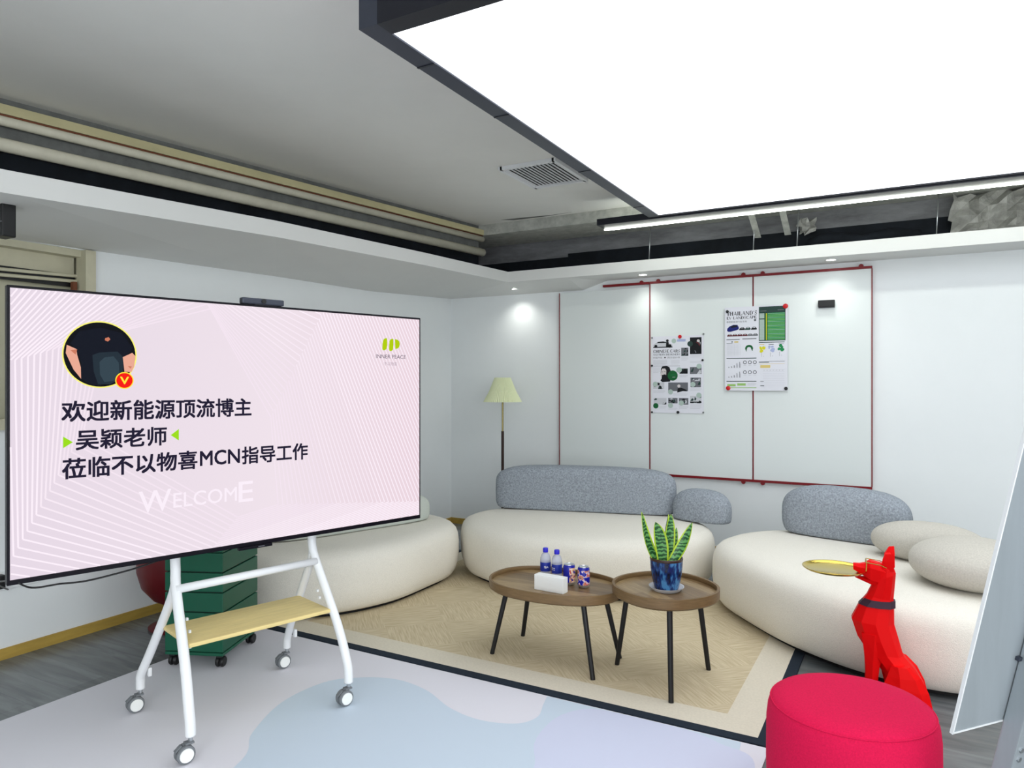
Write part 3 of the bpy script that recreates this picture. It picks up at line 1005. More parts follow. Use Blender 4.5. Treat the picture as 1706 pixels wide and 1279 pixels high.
# ------------------------------------------------------------------ posters
def didone(mb, body, x0, z0, x1, z1, y, m):
    """high-contrast serif capitals from thick and thin strokes"""
    G = {'T': (0.9, [('v', .45, 0, 1), ('h', .05, .85, .97), ('s', .05, .72), ('s', .85, .72)]),
         'H': (1.0, [('v', .2, 0, 1), ('v', .8, 0, 1), ('h', .2, .8, .5)]),
         'A': (1.0, [('d', .15, 0, .5, 1, .05), ('d', .85, 0, .5, 1, .17), ('h', .25, .7, .33)]),
         'I': (0.5, [('v', .25, 0, 1)]),
         'L': (0.85, [('v', .22, 0, 1), ('h', .2, .8, .03), ('s', .8, .1)]),
         'N': (1.0, [('t', .15, 0, 1), ('d', .15, 1, .85, 0, .17), ('t', .85, 0, 1)]),
         'D': (1.0, [('v', .22, 0, 1), ('v', .8, .15, .85), ('h', .2, .75, .97), ('h', .2, .75, .03)]),
         'S': (0.8, [('d', .2, .75, .65, .25, .2), ('h', .2, .65, .97), ('h', .15, .6, .03), ('s', .65, .8), ('s', .15, .1)]),
         'E': (0.85, [('v', .22, 0, 1), ('h', .2, .75, .97), ('h', .2, .6, .5), ('h', .2, .8, .03), ('s', .76, .8), ('s', .8, .1)]),
         'V': (1.0, [('d', .5, 0, .15, 1, .17), ('d', .5, 0, .85, 1, .05)]),
         'C': (0.95, [('v', .2, .15, .85), ('h', .2, .8, .97), ('h', .2, .8, .03), ('s', .8, .78), ('s', .8, .1)]),
         'P': (0.85, [('v', .22, 0, 1), ('v', .7, .55, .9), ('h', .2, .65, .97), ('h', .2, .65, .47)]),
         'R': (0.95, [('v', .22, 0, 1), ('v', .7, .58, .9), ('h', .2, .65, .97), ('h', .2, .65, .5), ('d', .85, 0, .5, .5, .16)]),
         'W': (1.3, [('d', .35, 0, .12, 1, .15), ('d', .35, 0, .6, 1, .05), ('d', .9, 0, .6, 1, .15), ('d', .9, 0, 1.15, 1, .05)]),
         'G': (0.95, [('v', .2, .15, .85), ('h', .2, .8, .97), ('h', .2, .8, .03), ('v', .78, .05, .42)]),
         "'": (0.35, [('t', .17, .7, 1)]), ' ': (0.45, [])}
    tot = sum(G[c][0] for c in body)
    sx = (x1 - x0) / tot
    hz = z1 - z0
    cx = x0
    for c in body:
        wdt, st = G[c]
        for s in st:
            if s[0] == 'v':
                flat_line(mb, (cx + s[1] * sx, z0 + s[2] * hz), (cx + s[1] * sx, z0 + s[3] * hz), 0.24 * sx, y, m)
            elif s[0] == 't':
                flat_line(mb, (cx + s[1] * sx, z0 + s[2] * hz), (cx + s[1] * sx, z0 + s[3] * hz), 0.10 * sx, y, m)
            elif s[0] == 'h':
                flat_line(mb, (cx + s[1] * sx, z0 + s[3] * hz), (cx + s[2] * sx, z0 + s[3] * hz), 0.10 * hz, y, m)
            elif s[0] == 's':
                flat_line(mb, (cx + s[1] * sx, z0 + s[2] * hz), (cx + s[1] * sx, z0 + (s[2] + .18) * hz), 0.10 * sx, y, m)
            elif s[0] == 'd':
                flat_line(mb, (cx + s[1] * sx, z0 + s[2] * hz), (cx + s[3] * sx, z0 + s[4] * hz), s[5] * sx, y, m)
        cx += wdt * sx


PY = 6.344
# --- black and white car poster, drawn on a 530 x 783 sheet
X0, X1, Z0, Z1 = -2.048, -1.574, 1.236, 1.936
def U(x): return (x / 530.0) * (X1 - X0)
def V(y): return (1 - y / 783.0) * (Z1 - Z0)
p1 = MB().box(((X1 - X0) / 2, 0.0, (Z1 - Z0) / 2), (X1 - X0, 0.003, Z1 - Z0), M['paper']).build('poster', loc=(X0, PY, Z0))
tag(p1, 'white poster of black and white photographs headed CHINESE CARS on the middle whiteboard', 'poster')
a = MB()
Y = -0.0022
def R(x0, y0, x1, y1, m, dy=0.0): flat_rect(a, U(x0), V(y1), U(x1), V(y0), Y - dy, m)
def C(cx, cy, r, m, dy=0.0): flat_disc(a, U(cx), V(cy), U(r), U(r), Y - dy, m, 24)
def PL(pts, m, dy=0.0): flat_poly(a, [(U(x), V(y)) for x, y in pts], Y - dy, m)
def lines(x0, y0, x1, y1, n, m=None):
    for i in range(n):
        yy = y0 + (y1 - y0) * (i + 0.5) / n
        R(x0, yy - 1.6, x1 - (14 if i == n - 1 else 0), yy + 1.6, m or M['ink_pale'])
# car with a person leaning on it
PL([(18, 112), (14, 88), (30, 72), (60, 56), (120, 50), (160, 56), (190, 78), (214, 86), (218, 106), (200, 116), (30, 118)], M['ink_pale'])
PL([(50, 68), (66, 56), (120, 52), (152, 62), (150, 68)], M['ink_black'], .0003)
R(14, 106, 216, 116, M['ink_black'], .0003)
C(42, 100, 16, M['ink_black'], .0005); C(188, 100, 18, M['ink_black'], .0005)
C(163, 46, 14, M['ink_black'], .0005); PL([(150, 60), (176, 60), (180, 112), (148, 112)], M['ink_black'], .0005)
C(230, 50, 24, M['ink_mint']); R(262, 34, 350, 58, M['ink_lilac'])
didone(a, 'CHINESE CARS', U(14), V(168), U(294), V(138), Y, M['ink_black'])
didone(a, 'WESTERN DESIGNERS', U(14), V(196), U(294), V(178), Y, M['ink_grey'])
put_text(a, '中国汽车', U(14), V(227), U(110), V(210), Y, M['ink_grey'])
C(138, 218, 7, M['ink_black'])
put_text(a, '西方设计师', U(164), V(227), U(292), V(210), Y, M['ink_grey'])
lines(14, 242, 160, 292, 6); lines(200, 242, 290, 292, 4)
R(14, 302, 292, 305, M['ink_grey'])
lines(14, 316, 84, 376, 5)
# portrait: dark hair and beard, pale face, hand at the chin
PL([(92, 380), (96, 330), (110, 308), (150, 300), (184, 316), (200, 360), (206, 420), (190, 464), (110, 468), (90, 452), (104, 430)], M['ink_black'])
PL([(98, 352), (110, 330), (140, 330), (152, 350), (150, 396), (132, 420), (104, 420), (90, 400)], M['ink_skin'], .0003)
PL([(104, 396), (140, 388), (156, 404), (140, 430), (108, 432)], M['ink_black'], .0005)
R(100, 362, 116, 367, M['ink_black'], .0006); R(126, 360, 144, 365, M['ink_black'], .0006)
C(218, 402, 52, M['ink_green'], .0007)
R(198, 394, 250, 397, M['ink_leaf'], .0009); R(214, 416, 246, 420, M['ink_mint'], .0009)
# photographs
def photo(x0, y0, x1, y1, seed, base='ink_grey', k=7):
    R(x0, y0, x1, y1, M[base])
    rnd = random.Random(seed)
    for q in range(k):
        cx, cy = rnd.uniform(x0, x1), rnd.uniform(y0, y1)
        s1, s2 = rnd.uniform(8, 26), rnd.uniform(6, 20)
        xa, xb = max(x0, cx - s1), min(x1, cx + s1)
        ya, yb = max(y0, cy - s2), min(y1, cy + s2)
        mid = (xa + xb) / 2 + rnd.uniform(-5, 5)
        PL([(xa, yb), (mid, ya), (xb, (ya + yb) / 2), ((mid + xb) / 2, yb)], M[rnd.choice(['ink_black', 'ink_black', 'ink_pale', 'ink_slate'])], .0003 + q * 3e-5)
R(394, 20, 510, 188, M['ink_black'])
C(478, 56, 15, M['ink_skin'], .0003); PL([(452, 70), (474, 66), (498, 92), (490, 110), (476, 84)], M['ink_maroon'], .0004); PL([(488, 64), (500, 70), (498, 96)], M['ink_pale'], .0005); PL([(440, 150), (452, 154), (460, 176), (450, 178)], M['ink_grey'], .0004)
C(396, 84, 28, M['ink_slate'], .0006)
photo(306, 122, 378, 204, 1); lines(306, 218, 376, 252, 3)
lines(394, 198, 510, 224, 2); lines(394, 258, 510, 276, 2)
photo(394, 318, 510, 388, 2); C(486, 310, 26, M['ink_mint'], .0009)
photo(288, 332, 372, 384, 3, 'ink_black'); C(284, 346, 28, M['ink_mint'], .0009); lines(288, 392, 372, 420, 3)
photo(400, 424, 504, 520, 4); C(424, 492, 26, M['ink_mint'], .0009); lines(394, 528, 510, 560, 3)
photo(14, 470, 130, 540, 5, 'ink_pale'); C(36, 490, 26, M['ink_mint'], .0009); lines(14, 552, 140, 580, 3)
R(172, 472, 374, 560, M['ink_grey']); C(282, 508, 16, M['ink_skin'], .0004); PL([(264, 574), (270, 530), (310, 526), (360, 548), (366, 562), (320, 560)], M['ink_black'], .0005); C(196, 568, 26, M['ink_mint'], .0009)
lines(222, 582, 374, 606, 2)
photo(18, 632, 154, 698, 6, 'ink_pale'); C(42, 712, 28, M['ink_green'], .0009); lines(78, 708, 154, 740, 3)
photo(172, 630, 268, 684, 7, 'ink_grey'); C(196, 706, 26, M['ink_mint'], .0009); lines(172, 730, 268, 750, 2)
photo(282, 630, 378, 696, 8, 'ink_grey'); C(306, 680, 26, M['ink_mint'], .0009); lines(282, 706, 378, 740, 3)
photo(396, 606, 510, 680, 9, 'ink_pale'); R(396, 664, 510, 676, M['ink_black'], .0006); C(484, 600, 26, M['ink_mint'], .0009); lines(396, 690, 510, 740, 4)
a.build('printed_layout', p1, weld=False)

# --- green poster, drawn on a 625 x 850 sheet
X0, X1, Z0, Z1 = -1.385, -0.868, 1.443, 2.168
def U(x): return (x / 625.0) * (X1 - X0)
def V(y): return (1 - y / 850.0) * (Z1 - Z0)
p2 = MB().box(((X1 - X0) / 2, 0.0, (Z1 - Z0) / 2), (X1 - X0, 0.003, Z1 - Z0), M['paper']).build('poster', loc=(X0, PY - 0.016, Z0))
tag(p2, "white poster with a green table headed THAILAND'S EV LANDSCAPE across two whiteboards", 'poster')
a = MB()
didone(a, "THAILAND'S", U(18), V(86), U(330), V(46), Y, M['ink_black'])
didone(a, 'EV LANDSCAPE', U(18), V(124), U(324), V(96), Y, M['ink_black'])
put_text(a, '泰国新能源汽车市场', U(18), V(160), U(224), V(140), Y, M['ink_grey'])
C(308, 140, 12, M['ink_grey'])
PL([(24, 240), (26, 216), (50, 194), (90, 180), (130, 182), (144, 206), (144, 226), (120, 236), (60, 250), (34, 248)], M['ink_blue'])
PL([(56, 198), (92, 186), (126, 188), (130, 204), (70, 210)], M['ink_black'], .0003)
for cx, m_ in ((176, 'ink_black'), (234, 'ink_slate'), (296, 'ink_black')):
    PL([(cx - 30, 236), (cx - 24, 222), (cx - 8, 208), (cx + 14, 208), (cx + 30, 222), (cx + 28, 236)], M[m_])
    PL([(cx - 12, 218), (cx - 4, 211), (cx + 10, 211), (cx + 16, 218)], M['ink_pale'], .0003)
for i in range(6):
    cx = 50 + i * 52
    PL([(cx - 28, 298), (cx - 22, 284), (cx - 8, 274), (cx + 12, 274), (cx + 26, 284), (cx + 26, 298)], M['ink_maroon' if i < 4 else 'ink_grey'])
    PL([(cx - 10, 283), (cx - 4, 277), (cx + 8, 277), (cx + 14, 283)], M['ink_pale'], .0003)
R(18, 326, 154, 334, M['ink_grey']); R(180, 322, 322, 330, M['ink_grey'])
C(76, 354, 7, M['ink_slate']); R(98, 348, 140, 362, M['ink_ochre'])
for x in range(24, 160, 15): R(x, 378, x + 1.5, 490, M['ink_pale'])
for y in range(374, 500, 14): R(20, y, 150, y + 1.5, M['ink_pale'])
R(18, 368, 80, 372, M['ink_slate'])
pts = []
for i in range(15):
    an = math.radians(200 - i * 15.5)
    pts.append((248 + 40 * math.cos(an), 424 - 36 * math.sin(an)))
for i in range(14, -1, -1):
    an = math.radians(200 - i * 15.5)
    pts.append((248 + 20 * math.cos(an), 424 - 14 * math.sin(an)))
for i in range(14):
    PL([pts[i], pts[i + 1], pts[28 - i], pts[29 - i]], M['ink_green'])
PL([(212, 420), (226, 426), (222, 456), (216, 452)], M['ink_green'], .0003); PL([(268, 420), (282, 424), (286, 448), (276, 446)], M['ink_green'], .0003)
R(18, 518, 322, 526, M['ink_slate'])
for yb in (618, 718):
    for i, h in enumerate((10, 16, 26, 46, 60)):
        R(38 + i * 28, yb - h, 44 + i * 28, yb, M['ink_grey']); R(46 + i * 28, yb - h * .7, 52 + i * 28, yb, M['ink_pale'])
    for i in range(3):
        C(206 + i * 50, yb - 54, 19, M['ink_grey']); C(206 + i * 50, yb - 54, 12, M['paper'], .0003)
        R(192 + i * 50, yb - 26, 220 + i * 50, yb - 22, M['ink_pale'])
R(18, 752, 322, 760, M['ink_slate'])
R(26, 784, 112, 806, M['ink_lime']); R(128, 776, 214, 800, M['ink_lime']); lines(232, 774, 318, 800, 3)
R(18, 818, 322, 824, M['ink_lime'])
# dark header and green table
R(346, 10, 606, 352, M['ink_slate'])
R(346, 10, 606, 68, M['ink_slate'], .0003); R(360, 50, 420, 56, M['ink_grey'], .0005); R(530, 44, 590, 52, M['ink_grey'], .0005)
R(352, 76, 400, 344, M['ink_mint'], .0004); R(352, 126, 400, 136, M['ink_slate'], .0006)
R(402, 76, 430, 344, M['ink_green'], .0004); R(416, 76, 424, 344, M['ink_yellow'], .0006)
R(432, 74, 600, 344, M['ink_leaf'], .0004)
for i in range(20):
    R(432, 80 + i * 13.4, 600, 83 + i * 13.4, M['ink_mint' if i % 3 == 0 else 'ink_lime'], .0006)
    R(352, 86 + i * 13.4, 400, 87.5 + i * 13.4, M['ink_grey'], .0006)
R(346, 364, 598, 371, M['ink_slate'])
R(352, 384, 400, 389, M['ink_ochre']); R(442, 386, 492, 391, M['ink_grey']); R(540, 384, 590, 389, M['ink_grey'])
for cx, cy, m_ in ((382, 434, 'ink_yellow'), (470, 432, 'ink_lilac'), (558, 426, 'ink_leaf')):
    rnd = random.Random(cx)
    for q in range(8):
        C(cx + rnd.uniform(-24, 24), cy + rnd.uniform(-24, 22), rnd.uniform(8, 17), M[m_], q * 2e-5)
    PL([(cx - 14, cy + 40), (cx - 6, cy + 36), (cx - 8, cy + 84), (cx - 14, cy + 74)], M['ink_pale'])
    PL([(cx + 4, cy + 66), (cx + 16, cy + 70), (cx + 10, cy + 80)], M['ink_pale'])
R(346, 560, 446, 568, M['ink_slate']); R(446, 556, 598, 559, M['ink_grey']); R(346, 580, 598, 582, M['ink_ochre'])
R(360, 594, 458, 622, M['ink_ochre'])
for i in range(10): R(384 if i < 6 else 360, 640 + i * 18, 598, 641.5 + i * 18, M['ink_pale'])
for i in range(7): R(392 + i * 30, 646, 404 + i * 30, 648, M['ink_grey'])
R(360, 756, 394, 761, M['ink_grey']); R(360, 798, 398, 804, M['ink_slate'])
a.build('printed_layout', p2, weld=False)


def magnet(x, z, r, m, y, label, group):
    mx = Matrix.Translation((0, 0, 0)) @ Matrix.Rotation(PI / 2, 4, 'X')
    o = MB().lathe([(0, 0), (r, 0), (r * 1.0, 0.006), (r * 0.8, 0.009), (0, 0.009)], m, n=20, xf=mx).build('magnet', loc=(x, y, z), angle=0.7)
    tag(o, label, 'magnet', group)


g = 'round magnets on the whiteboards'
ym = PY - 0.0045
yq = PY - 0.0205
CC = 'the black and white car poster'
GG = 'the green table poster'
magnet(-1.785, 1.928, 0.0165, M['magnet_red'], ym, 'red magnet at the top edge of ' + CC, g)
magnet(-1.573, 1.945, 0.008, M['magnet_grey'], ym, 'tiny grey magnet at the top right corner of ' + CC, g)
magnet(-2.045, 1.925, 0.008, M['magnet_grey'], ym, 'tiny grey magnet at the top left corner of ' + CC, g)
magnet(-2.046, 1.668, 0.010, M['magnet_black'], ym, 'small black magnet halfway down the left edge of ' + CC, g)
magnet(-1.581, 1.712, 0.010, M['magnet_black'], ym, 'small black magnet halfway down the right edge of ' + CC, g)
magnet(-1.803, 1.244, 0.013, M['magnet_black'], ym, 'black magnet at the bottom edge of ' + CC, g)
magnet(-2.046, 1.240, 0.009, M['magnet_black'], ym, 'small dark magnet at the bottom left corner of ' + CC, g)
magnet(-1.575, 1.246, 0.008, M['magnet_grey'], ym, 'tiny grey magnet at the bottom right corner of ' + CC, g)
magnet(-1.362, 2.132, 0.013, M['magnet_black'], yq, 'black magnet at the top left corner of ' + GG, g)
magnet(-0.883, 2.155, 0.021, M['magnet_red'], yq, 'red magnet at the top right corner of ' + GG, g)
magnet(-1.354, 1.464, 0.019, M['magnet_red'], yq, 'red magnet at the bottom left corner of ' + GG, g)
magnet(-0.880, 1.462, 0.014, M['magnet_black'], yq, 'black magnet at the bottom right corner of ' + GG, g)

# ------------------------------------------------------------------ coffee tables
def table_outline(rx, ry, egg, n=64):
    out = []
    for i in range(n):
        an = 2 * PI * i / n
        ex = 2 / 2.25
        x = math.copysign(abs(math.cos(an)) ** ex, math.cos(an)) * rx
        y = math.copysign(abs(math.sin(an)) ** ex, math.sin(an)) * ry * (1 + egg * math.cos(an))
        out.append((x, y))
    return out


def coffee_table(loc, rx, ry, egg, h, legs, label, rz=0.0):
    t = thing('coffee_table', label, 'coffee table', loc, rz, 'walnut tray-top coffee tables')
    ol = table_outline(rx, ry, egg)
    def rg(s, z): return [Vector((x * s if s <= 1 else x, y * s, z)) for x, y in ol]
    k = (rx - 0.014) / rx
    MB().loft([rg(0.96, h - 0.055), rg(k, h - 0.052), rg(k, h - 0.022), rg(0.5, h - 0.022)], M['walnut']).build('tray_top', t, weld=True)
    MB().loft([rg(0.955, h - 0.056), rg(0.995, h - 0.046), rg(1.0, h - 0.004), rg(0.998, h), rg(k + 0.004, h), rg(k, h - 0.003), rg(k, h - 0.054)], M['walnut_rim'], closed=True).build('rim', t, angle=0.7)
    for (x, y) in legs:
        f = 0.76
        lg_ = MB().tube([(x * f, y * f, h - 0.054), (x, y, 0.0)], [0.0145, 0.0125], M['black_plastic'], n=14)
        for p in lg_.v:
            p.z = max(p.z, 0.0003)
        lg_.build('leg', t, angle=0.8)
    return t


coffee_table((-1.682, 3.513, 0.009), 0.378, 0.262, -0.06, 0.415, [(-0.318, -0.142), (-0.30, 0.185), (0.303, -0.192), (0.322, 0.14)], 'low oval walnut tray table holding the drinks and tissue box')
coffee_table((-1.067, 3.518, 0.009), 0.258, 0.258, 0.0, 0.475, [(-0.2511, -0.1209), (0.2356, -0.1500), (0.0152, 0.2695)], 'taller round walnut tray table holding the potted plant', rz=math.radians(-35))
TT = 0.009 + 0.415 - 0.022

# ------------------------------------------------------------------ drinks and tissue box
def bottle(x, y, label, rz, text):
    t = thing('water_bottle', label, 'bottle', (x, y, TT), rz, 'blue capped water bottles')
    MB().lathe([(0, 0.002), (0.022, 0.0), (0.029, 0.006), (0.030, 0.03), (0.030, 0.100), (0.0285, 0.115), (0.022, 0.133), (0.0135, 0.142), (0.0125, 0.150), (0, 0.150)], M['bottle_plastic'], n=28).build('body', t, smooth=True)
    MB().lathe([(0.0145, 0.146), (0.0150, 0.148), (0.0150, 0.166), (0.0135, 0.169), (0, 0.169)], M['cap_blue'], n=24).build('cap', t, angle=0.6)
    lb = MB().lathe([(0.0304, 0.042), (0.0306, 0.043), (0.0306, 0.091), (0.0304, 0.092)], M['label_blue'], n=28).build('label', t, smooth=True)
    mk = MB()
    vs, fs = text_data(text, 0.02)
    out = []
    for u, w in vs:
        an = -PI / 2 + (u - 0.5) * 0.85
        out.append((0.0311 * math.cos(an), 0.0311 * math.sin(an), 0.060 + w * 0.014))
    mk.add(out, fs, M['white_plastic'])
    mk.build('label_mark', lb, weld=False)
    return t


bottle(-1.786, 3.604, 'water bottle with a blue label and white mark, left of the two', math.radians(35), '怡A')
bottle(-1.709, 3.592, 'water bottle with a blue label, right of the two, next to the cans', math.radians(-20), '::::')


def can(x, y, label, rz, art, spread=0.05):
    t = thing('drink_can', label, 'can', (x, y, TT), rz, 'blue drink cans')
    MB().lathe([(0, 0.004), (0.022, 0.002), (0.025, 0.0), (0.028, 0.004), (0.0325, 0.014), (0.033, 0.018)], M['aluminium'], n=30).build('base', t, smooth=True)
    body = MB()
    n = 30
    prof = [(0.033, 0.018), (0.033, 0.096), (0.031, 0.104), (0.028, 0.110)]
    for i in range(len(prof) - 1):
        for j in range(n):
            a0, a1 = 2 * PI * j / n, 2 * PI * (j + 1) / n
            (r0, z0), (r1, z1) = prof[i], prof[i + 1]
            mid = (a0 + a1) / 2
            front = math.cos(mid + PI / 2) > spread and i == 0
            body.add([(r0 * math.cos(a0), r0 * math.sin(a0), z0), (r0 * math.cos(a1), r0 * math.sin(a1), z0), (r1 * math.cos(a1), r1 * math.sin(a1), z1), (r1 * math.cos(a0), r1 * math.sin(a0), z1)], [[0, 1, 2, 3]], art if front else M['can_blue'])
    body.build('printed_body', t, smooth=True)
    MB().lathe([(0.028, 0.110), (0.0275, 0.1135), (0.0262, 0.1135), (0.0255, 0.109), (0, 0.109)], M['aluminium'], n=30).build('lid', t, angle=0.6)
    MB().box((0.004, 0, 0.1105), (0.022, 0.012, 0.0016), M['aluminium'], bevel=0.0005).build('pull_tab', t)


can(-1.612, 3.545, 'blue drink can beside the water bottles, its printed side turned away', math.radians(104), M['can_orange'], 0.25)
can(-1.522, 3.535, 'blue drink can with red and white splashes, right end of the row', math.radians(20), M['can_art'])
t = thing('tissue_box', 'plain white tissue box in front of the water bottles', 'tissue box', (-1.648, 3.390, TT), math.radians(-4))
MB().box((0, 0, 0.038), (0.176, 0.052, 0.076), M['white_plastic'], bevel=0.003).build('carton', t)
MB().box((0, 0, 0.078), (0.176, 0.052, 0.006), M['white_plastic'], bevel=0.0025).build('lid', t)

# ------------------------------------------------------------------ potted snake plant
PZ = 0.009 + 0.475 - 0.022
PCX, PCY = -1.055, 3.50
o = MB().lathe([(0, 0.0), (0.068, 0.0), (0.074, 0.006), (0.086, 0.020), (0.088, 0.022), (0.083, 0.020), (0.070, 0.007), (0, 0.006)], M['saucer'], n=40).build('plant_saucer', smooth=True, loc=(PCX, PCY, PZ))
tag(o, 'milky white saucer under the blue glazed pot', 'saucer')
t = thing('potted_snake_plant', 'snake plant with yellow-edged leaves in a blue glazed pot on the round table', 'potted plant', (PCX, PCY, PZ + 0.0065))
MB().lathe([(0, 0), (0.055, 0.0), (0.060, 0.006), (0.071, 0.052), (0.079, 0.105), (0.0815, 0.147)], M['pot_glaze'], n=40).build('pot', t, smooth=True)
MB().lathe([(0.0815, 0.146), (0.083, 0.154), (0.081, 0.160), (0.077, 0.159), (0.075, 0.135)], M['pot_lip'], n=40).build('pot_lip', t, smooth=True)
MB().lathe([(0, 0.142), (0.04, 0.142), (0.076, 0.139), (0.076, 0.136), (0, 0.136)], M['soil'], n=30).build('soil', t)


def leaf(base, tip, mid_off, width, face, twist=0.0):
    """strap leaf: base/tip points, mid_off bends it, width, face = direction the blade faces"""
    Bv, Tv = Vector(base), Vector(tip)
    mid = (Bv + Tv) / 2 + Vector(mid_off)
    N = 14
    F = Vector(face).normalized()
    inner_v, inner_f, outer_v, outer_f = [], [], [], []
    rows = []
    for i in range(N + 1):
        s = i / N
        p = Bv * (1 - s) ** 2 + mid * 2 * s * (1 - s) + Tv * s * s
        tg = ((mid - Bv) * 2 * (1 - s) + (Tv - mid) * 2 * s).normalized()
        side = tg.cross(F).normalized()
        side = Matrix.Rotation(twist * s, 3, tg) @ side
        nrm = side.cross(tg).normalized()
        w = width * (0.62 + 0.9 * s - 0.55 * s * s) * (1 - s ** 3.2) ** 0.8 / 0.95 + 0.0006
        rows.append((p, side, nrm, w))
    mb = MB()
    def band(a, b, m, th):
        vs, fs = [], []
        for (p, sd, nm, w) in rows:
            for u in (a, b):
                cup = 0.35 * w * (u * u)
                vs.append(p + sd * (u * w) + nm * cup + nm * th)
                vs.append(p + sd * (u * w) + nm * cup - nm * th)
        for i in range(N):
            k = i * 4
            q = k + 4
            fs += [[k, q, q + 2, k + 2], [k + 1, k + 3, q + 3, q + 1], [k, k + 1, q + 1, q], [k + 2, q + 2, q + 3, k + 3]]
        fs += [[0, 2, 3, 1], [N * 4, N * 4 + 1, N * 4 + 3, N * 4 + 2]]
        mb.add(vs, fs, m)
    for a, b in ((-0.76, -0.38), (-0.38, 0.0), (0.0, 0.38), (0.38, 0.76)):
        band(a, b, M['leaf'], 0.0014)
    band(-1.0, -0.76, M['leaf_edge'], 0.0016)
    band(0.76, 1.0, M['leaf_edge'], 0.0016)
    return mb.build('leaf', t, smooth=False, weld=False)


r_ = Vector((0.874, 0.486, 0)); f_ = Vector((-0.486, 0.874, 0))    # across and away, seen from the seats in front
def at(a, b, z): return r_ * a + f_ * b + Vector((0, 0, z))
fc = tuple(-f_)
leaf(at(-0.046, 0.0, 0.136), at(-0.123, 0.01, 0.385), at(-0.022, 0, -0.05), 0.030, tuple(-f_ * 0.8 + r_ * 0.6), 0.2)
leaf(at(-0.024, -0.025, 0.136), at(-0.062, -0.03, 0.342), at(0.012, -0.005, 0.02), 0.037, fc, 0.1)
leaf(at(0.012, 0.012, 0.136), at(0.028, 0.02, 0.372), at(-0.004, 0, 0.0), 0.031, tuple(-f_ * 0.9 + r_ * 0.3), -0.2)
leaf(at(0.020, -0.020, 0.136), at(0.128, -0.01, 0.335), at(0.008, 0, -0.03), 0.030, tuple(-f_ * 0.8 - r_ * 0.5), -0.35)
leaf(at(-0.002, 0.035, 0.136), at(0.022, 0.05, 0.365), at(-0.02, 0, 0.0), 0.026, tuple(-f_ * 0.4 + r_ * 0.9), 0.3)
leaf(at(0.034, 0.030, 0.136), at(0.060, 0.04, 0.300), at(0.004, 0, 0.0), 0.016, fc, 0.0)

# ------------------------------------------------------------------ television on its trolley
TVO = Vector((-2.825, 1.344, 0.0))
TVA = math.atan2(0.9587, 0.2839)
t = thing('television', 'large flat television showing a pale pink welcome slide, on a white trolley', 'television', (TVO.x, TVO.y, 0.772), TVA)
W_, H_ = 1.850, 1.086
MB().box((W_ / 2, 0.022, H_ / 2), (W_, 0.040, H_), M['tv_black'], bevel=0.003).build('cabinet', t)
MB().box((W_ / 2, 0.065, H_ / 2 - 0.1), (1.2, 0.05, 0.6), M['black_plastic'], bevel=0.01).build('rear_housing', t)
sx0, sx1, sz0, sz1 = 0.009, W_ - 0.009, 0.020, H_ - 0.010


def slide_mat():
    m = bpy.data.materials.new('slide_background')
    m.use_nodes = True
    nt = m.node_tree
    b = nt.nodes['Principled BSDF']
    b.inputs['Base Color'].default_value = (0.01, 0.01, 0.012, 1)
    b.inputs['Roughness'].default_value = 0.5
    b.inputs['Specular IOR Level'].default_value = 0.05
    tc = nt.nodes.new('ShaderNodeTexCoord')
    sp = nt.nodes.new('ShaderNodeSeparateXYZ')
    r = nt.nodes.new('ShaderNodeValToRGB')
    mul = nt.nodes.new('ShaderNodeMath')
    mul.operation = 'MULTIPLY'
    mul.inputs[1].default_value = 1 / 1.85
    r.color_ramp.elements[0].position = 0.0
    r.color_ramp.elements[0].color = lin((223, 210, 222))
    e = r.color_ramp.elements.new(0.55)
    e.color = lin((232, 219, 227))
    r.color_ramp.elements[2].position = 1.0
    r.color_ramp.elements[2].color = lin((227, 206, 215))
    nt.links.new(tc.outputs['Object'], sp.inputs[0])
    nt.links.new(sp.outputs['X'], mul.inputs[0])
    nt.links.new(mul.outputs[0], r.inputs['Fac'])
    nt.links.new(r.outputs['Color'], b.inputs['Emission Color'])
    b.inputs['Emission Strength'].default_value = 0.97
    return m


M['slide'] = slide_mat()
M['sl_line'] = screen_mat('slide_line_light', (243, 231, 241))
M['sl_line3'] = screen_mat('slide_line_faint', (234, 220, 231))
M['sl_line2'] = screen_mat('slide_line_soft', (238, 225, 235))
M['sl_text'] = screen_mat('slide_text_ink', (30, 26, 48))
M['sl_green'] = screen_mat('slide_green', (150, 214, 24))
M['sl_lime'] = screen_mat('slide_lime', (170, 198, 6))
M['sl_black'] = screen_mat('slide_black', (12, 14, 20))
M['sl_shirt'] = screen_mat('slide_shirt', (18, 22, 34))
M['sl_shirt2'] = screen_mat('slide_shirt_sheen', (50, 66, 76))
M['sl_shirt3'] = screen_mat('slide_shirt_soft', (34, 46, 56))
M['sl_skin'] = screen_mat('slide_skin', (226, 164, 142))
M['sl_skin2'] = screen_mat('slide_skin_dark', (196, 118, 92))
M['sl_ring'] = screen_mat('slide_ring', (244, 238, 120))
M['sl_red'] = screen_mat('slide_red', (238, 24, 14))
M['sl_yellow'] = screen_mat('slide_yellow', (250, 226, 60))
M['sl_white'] = screen_mat('slide_white', (241, 230, 240))
M['sl_grey'] = screen_mat('slide_grey', (98, 88, 104))
M['sl_grey2'] = screen_mat('slide_pale_grey', (176, 160, 172))
scr = MB().box(((sx0 + sx1) / 2, 0.0015, (sz0 + sz1) / 2), (sx1 - sx0, 0.002, sz1 - sz0), M['slide']).build('screen', t)
ZB = 0.772


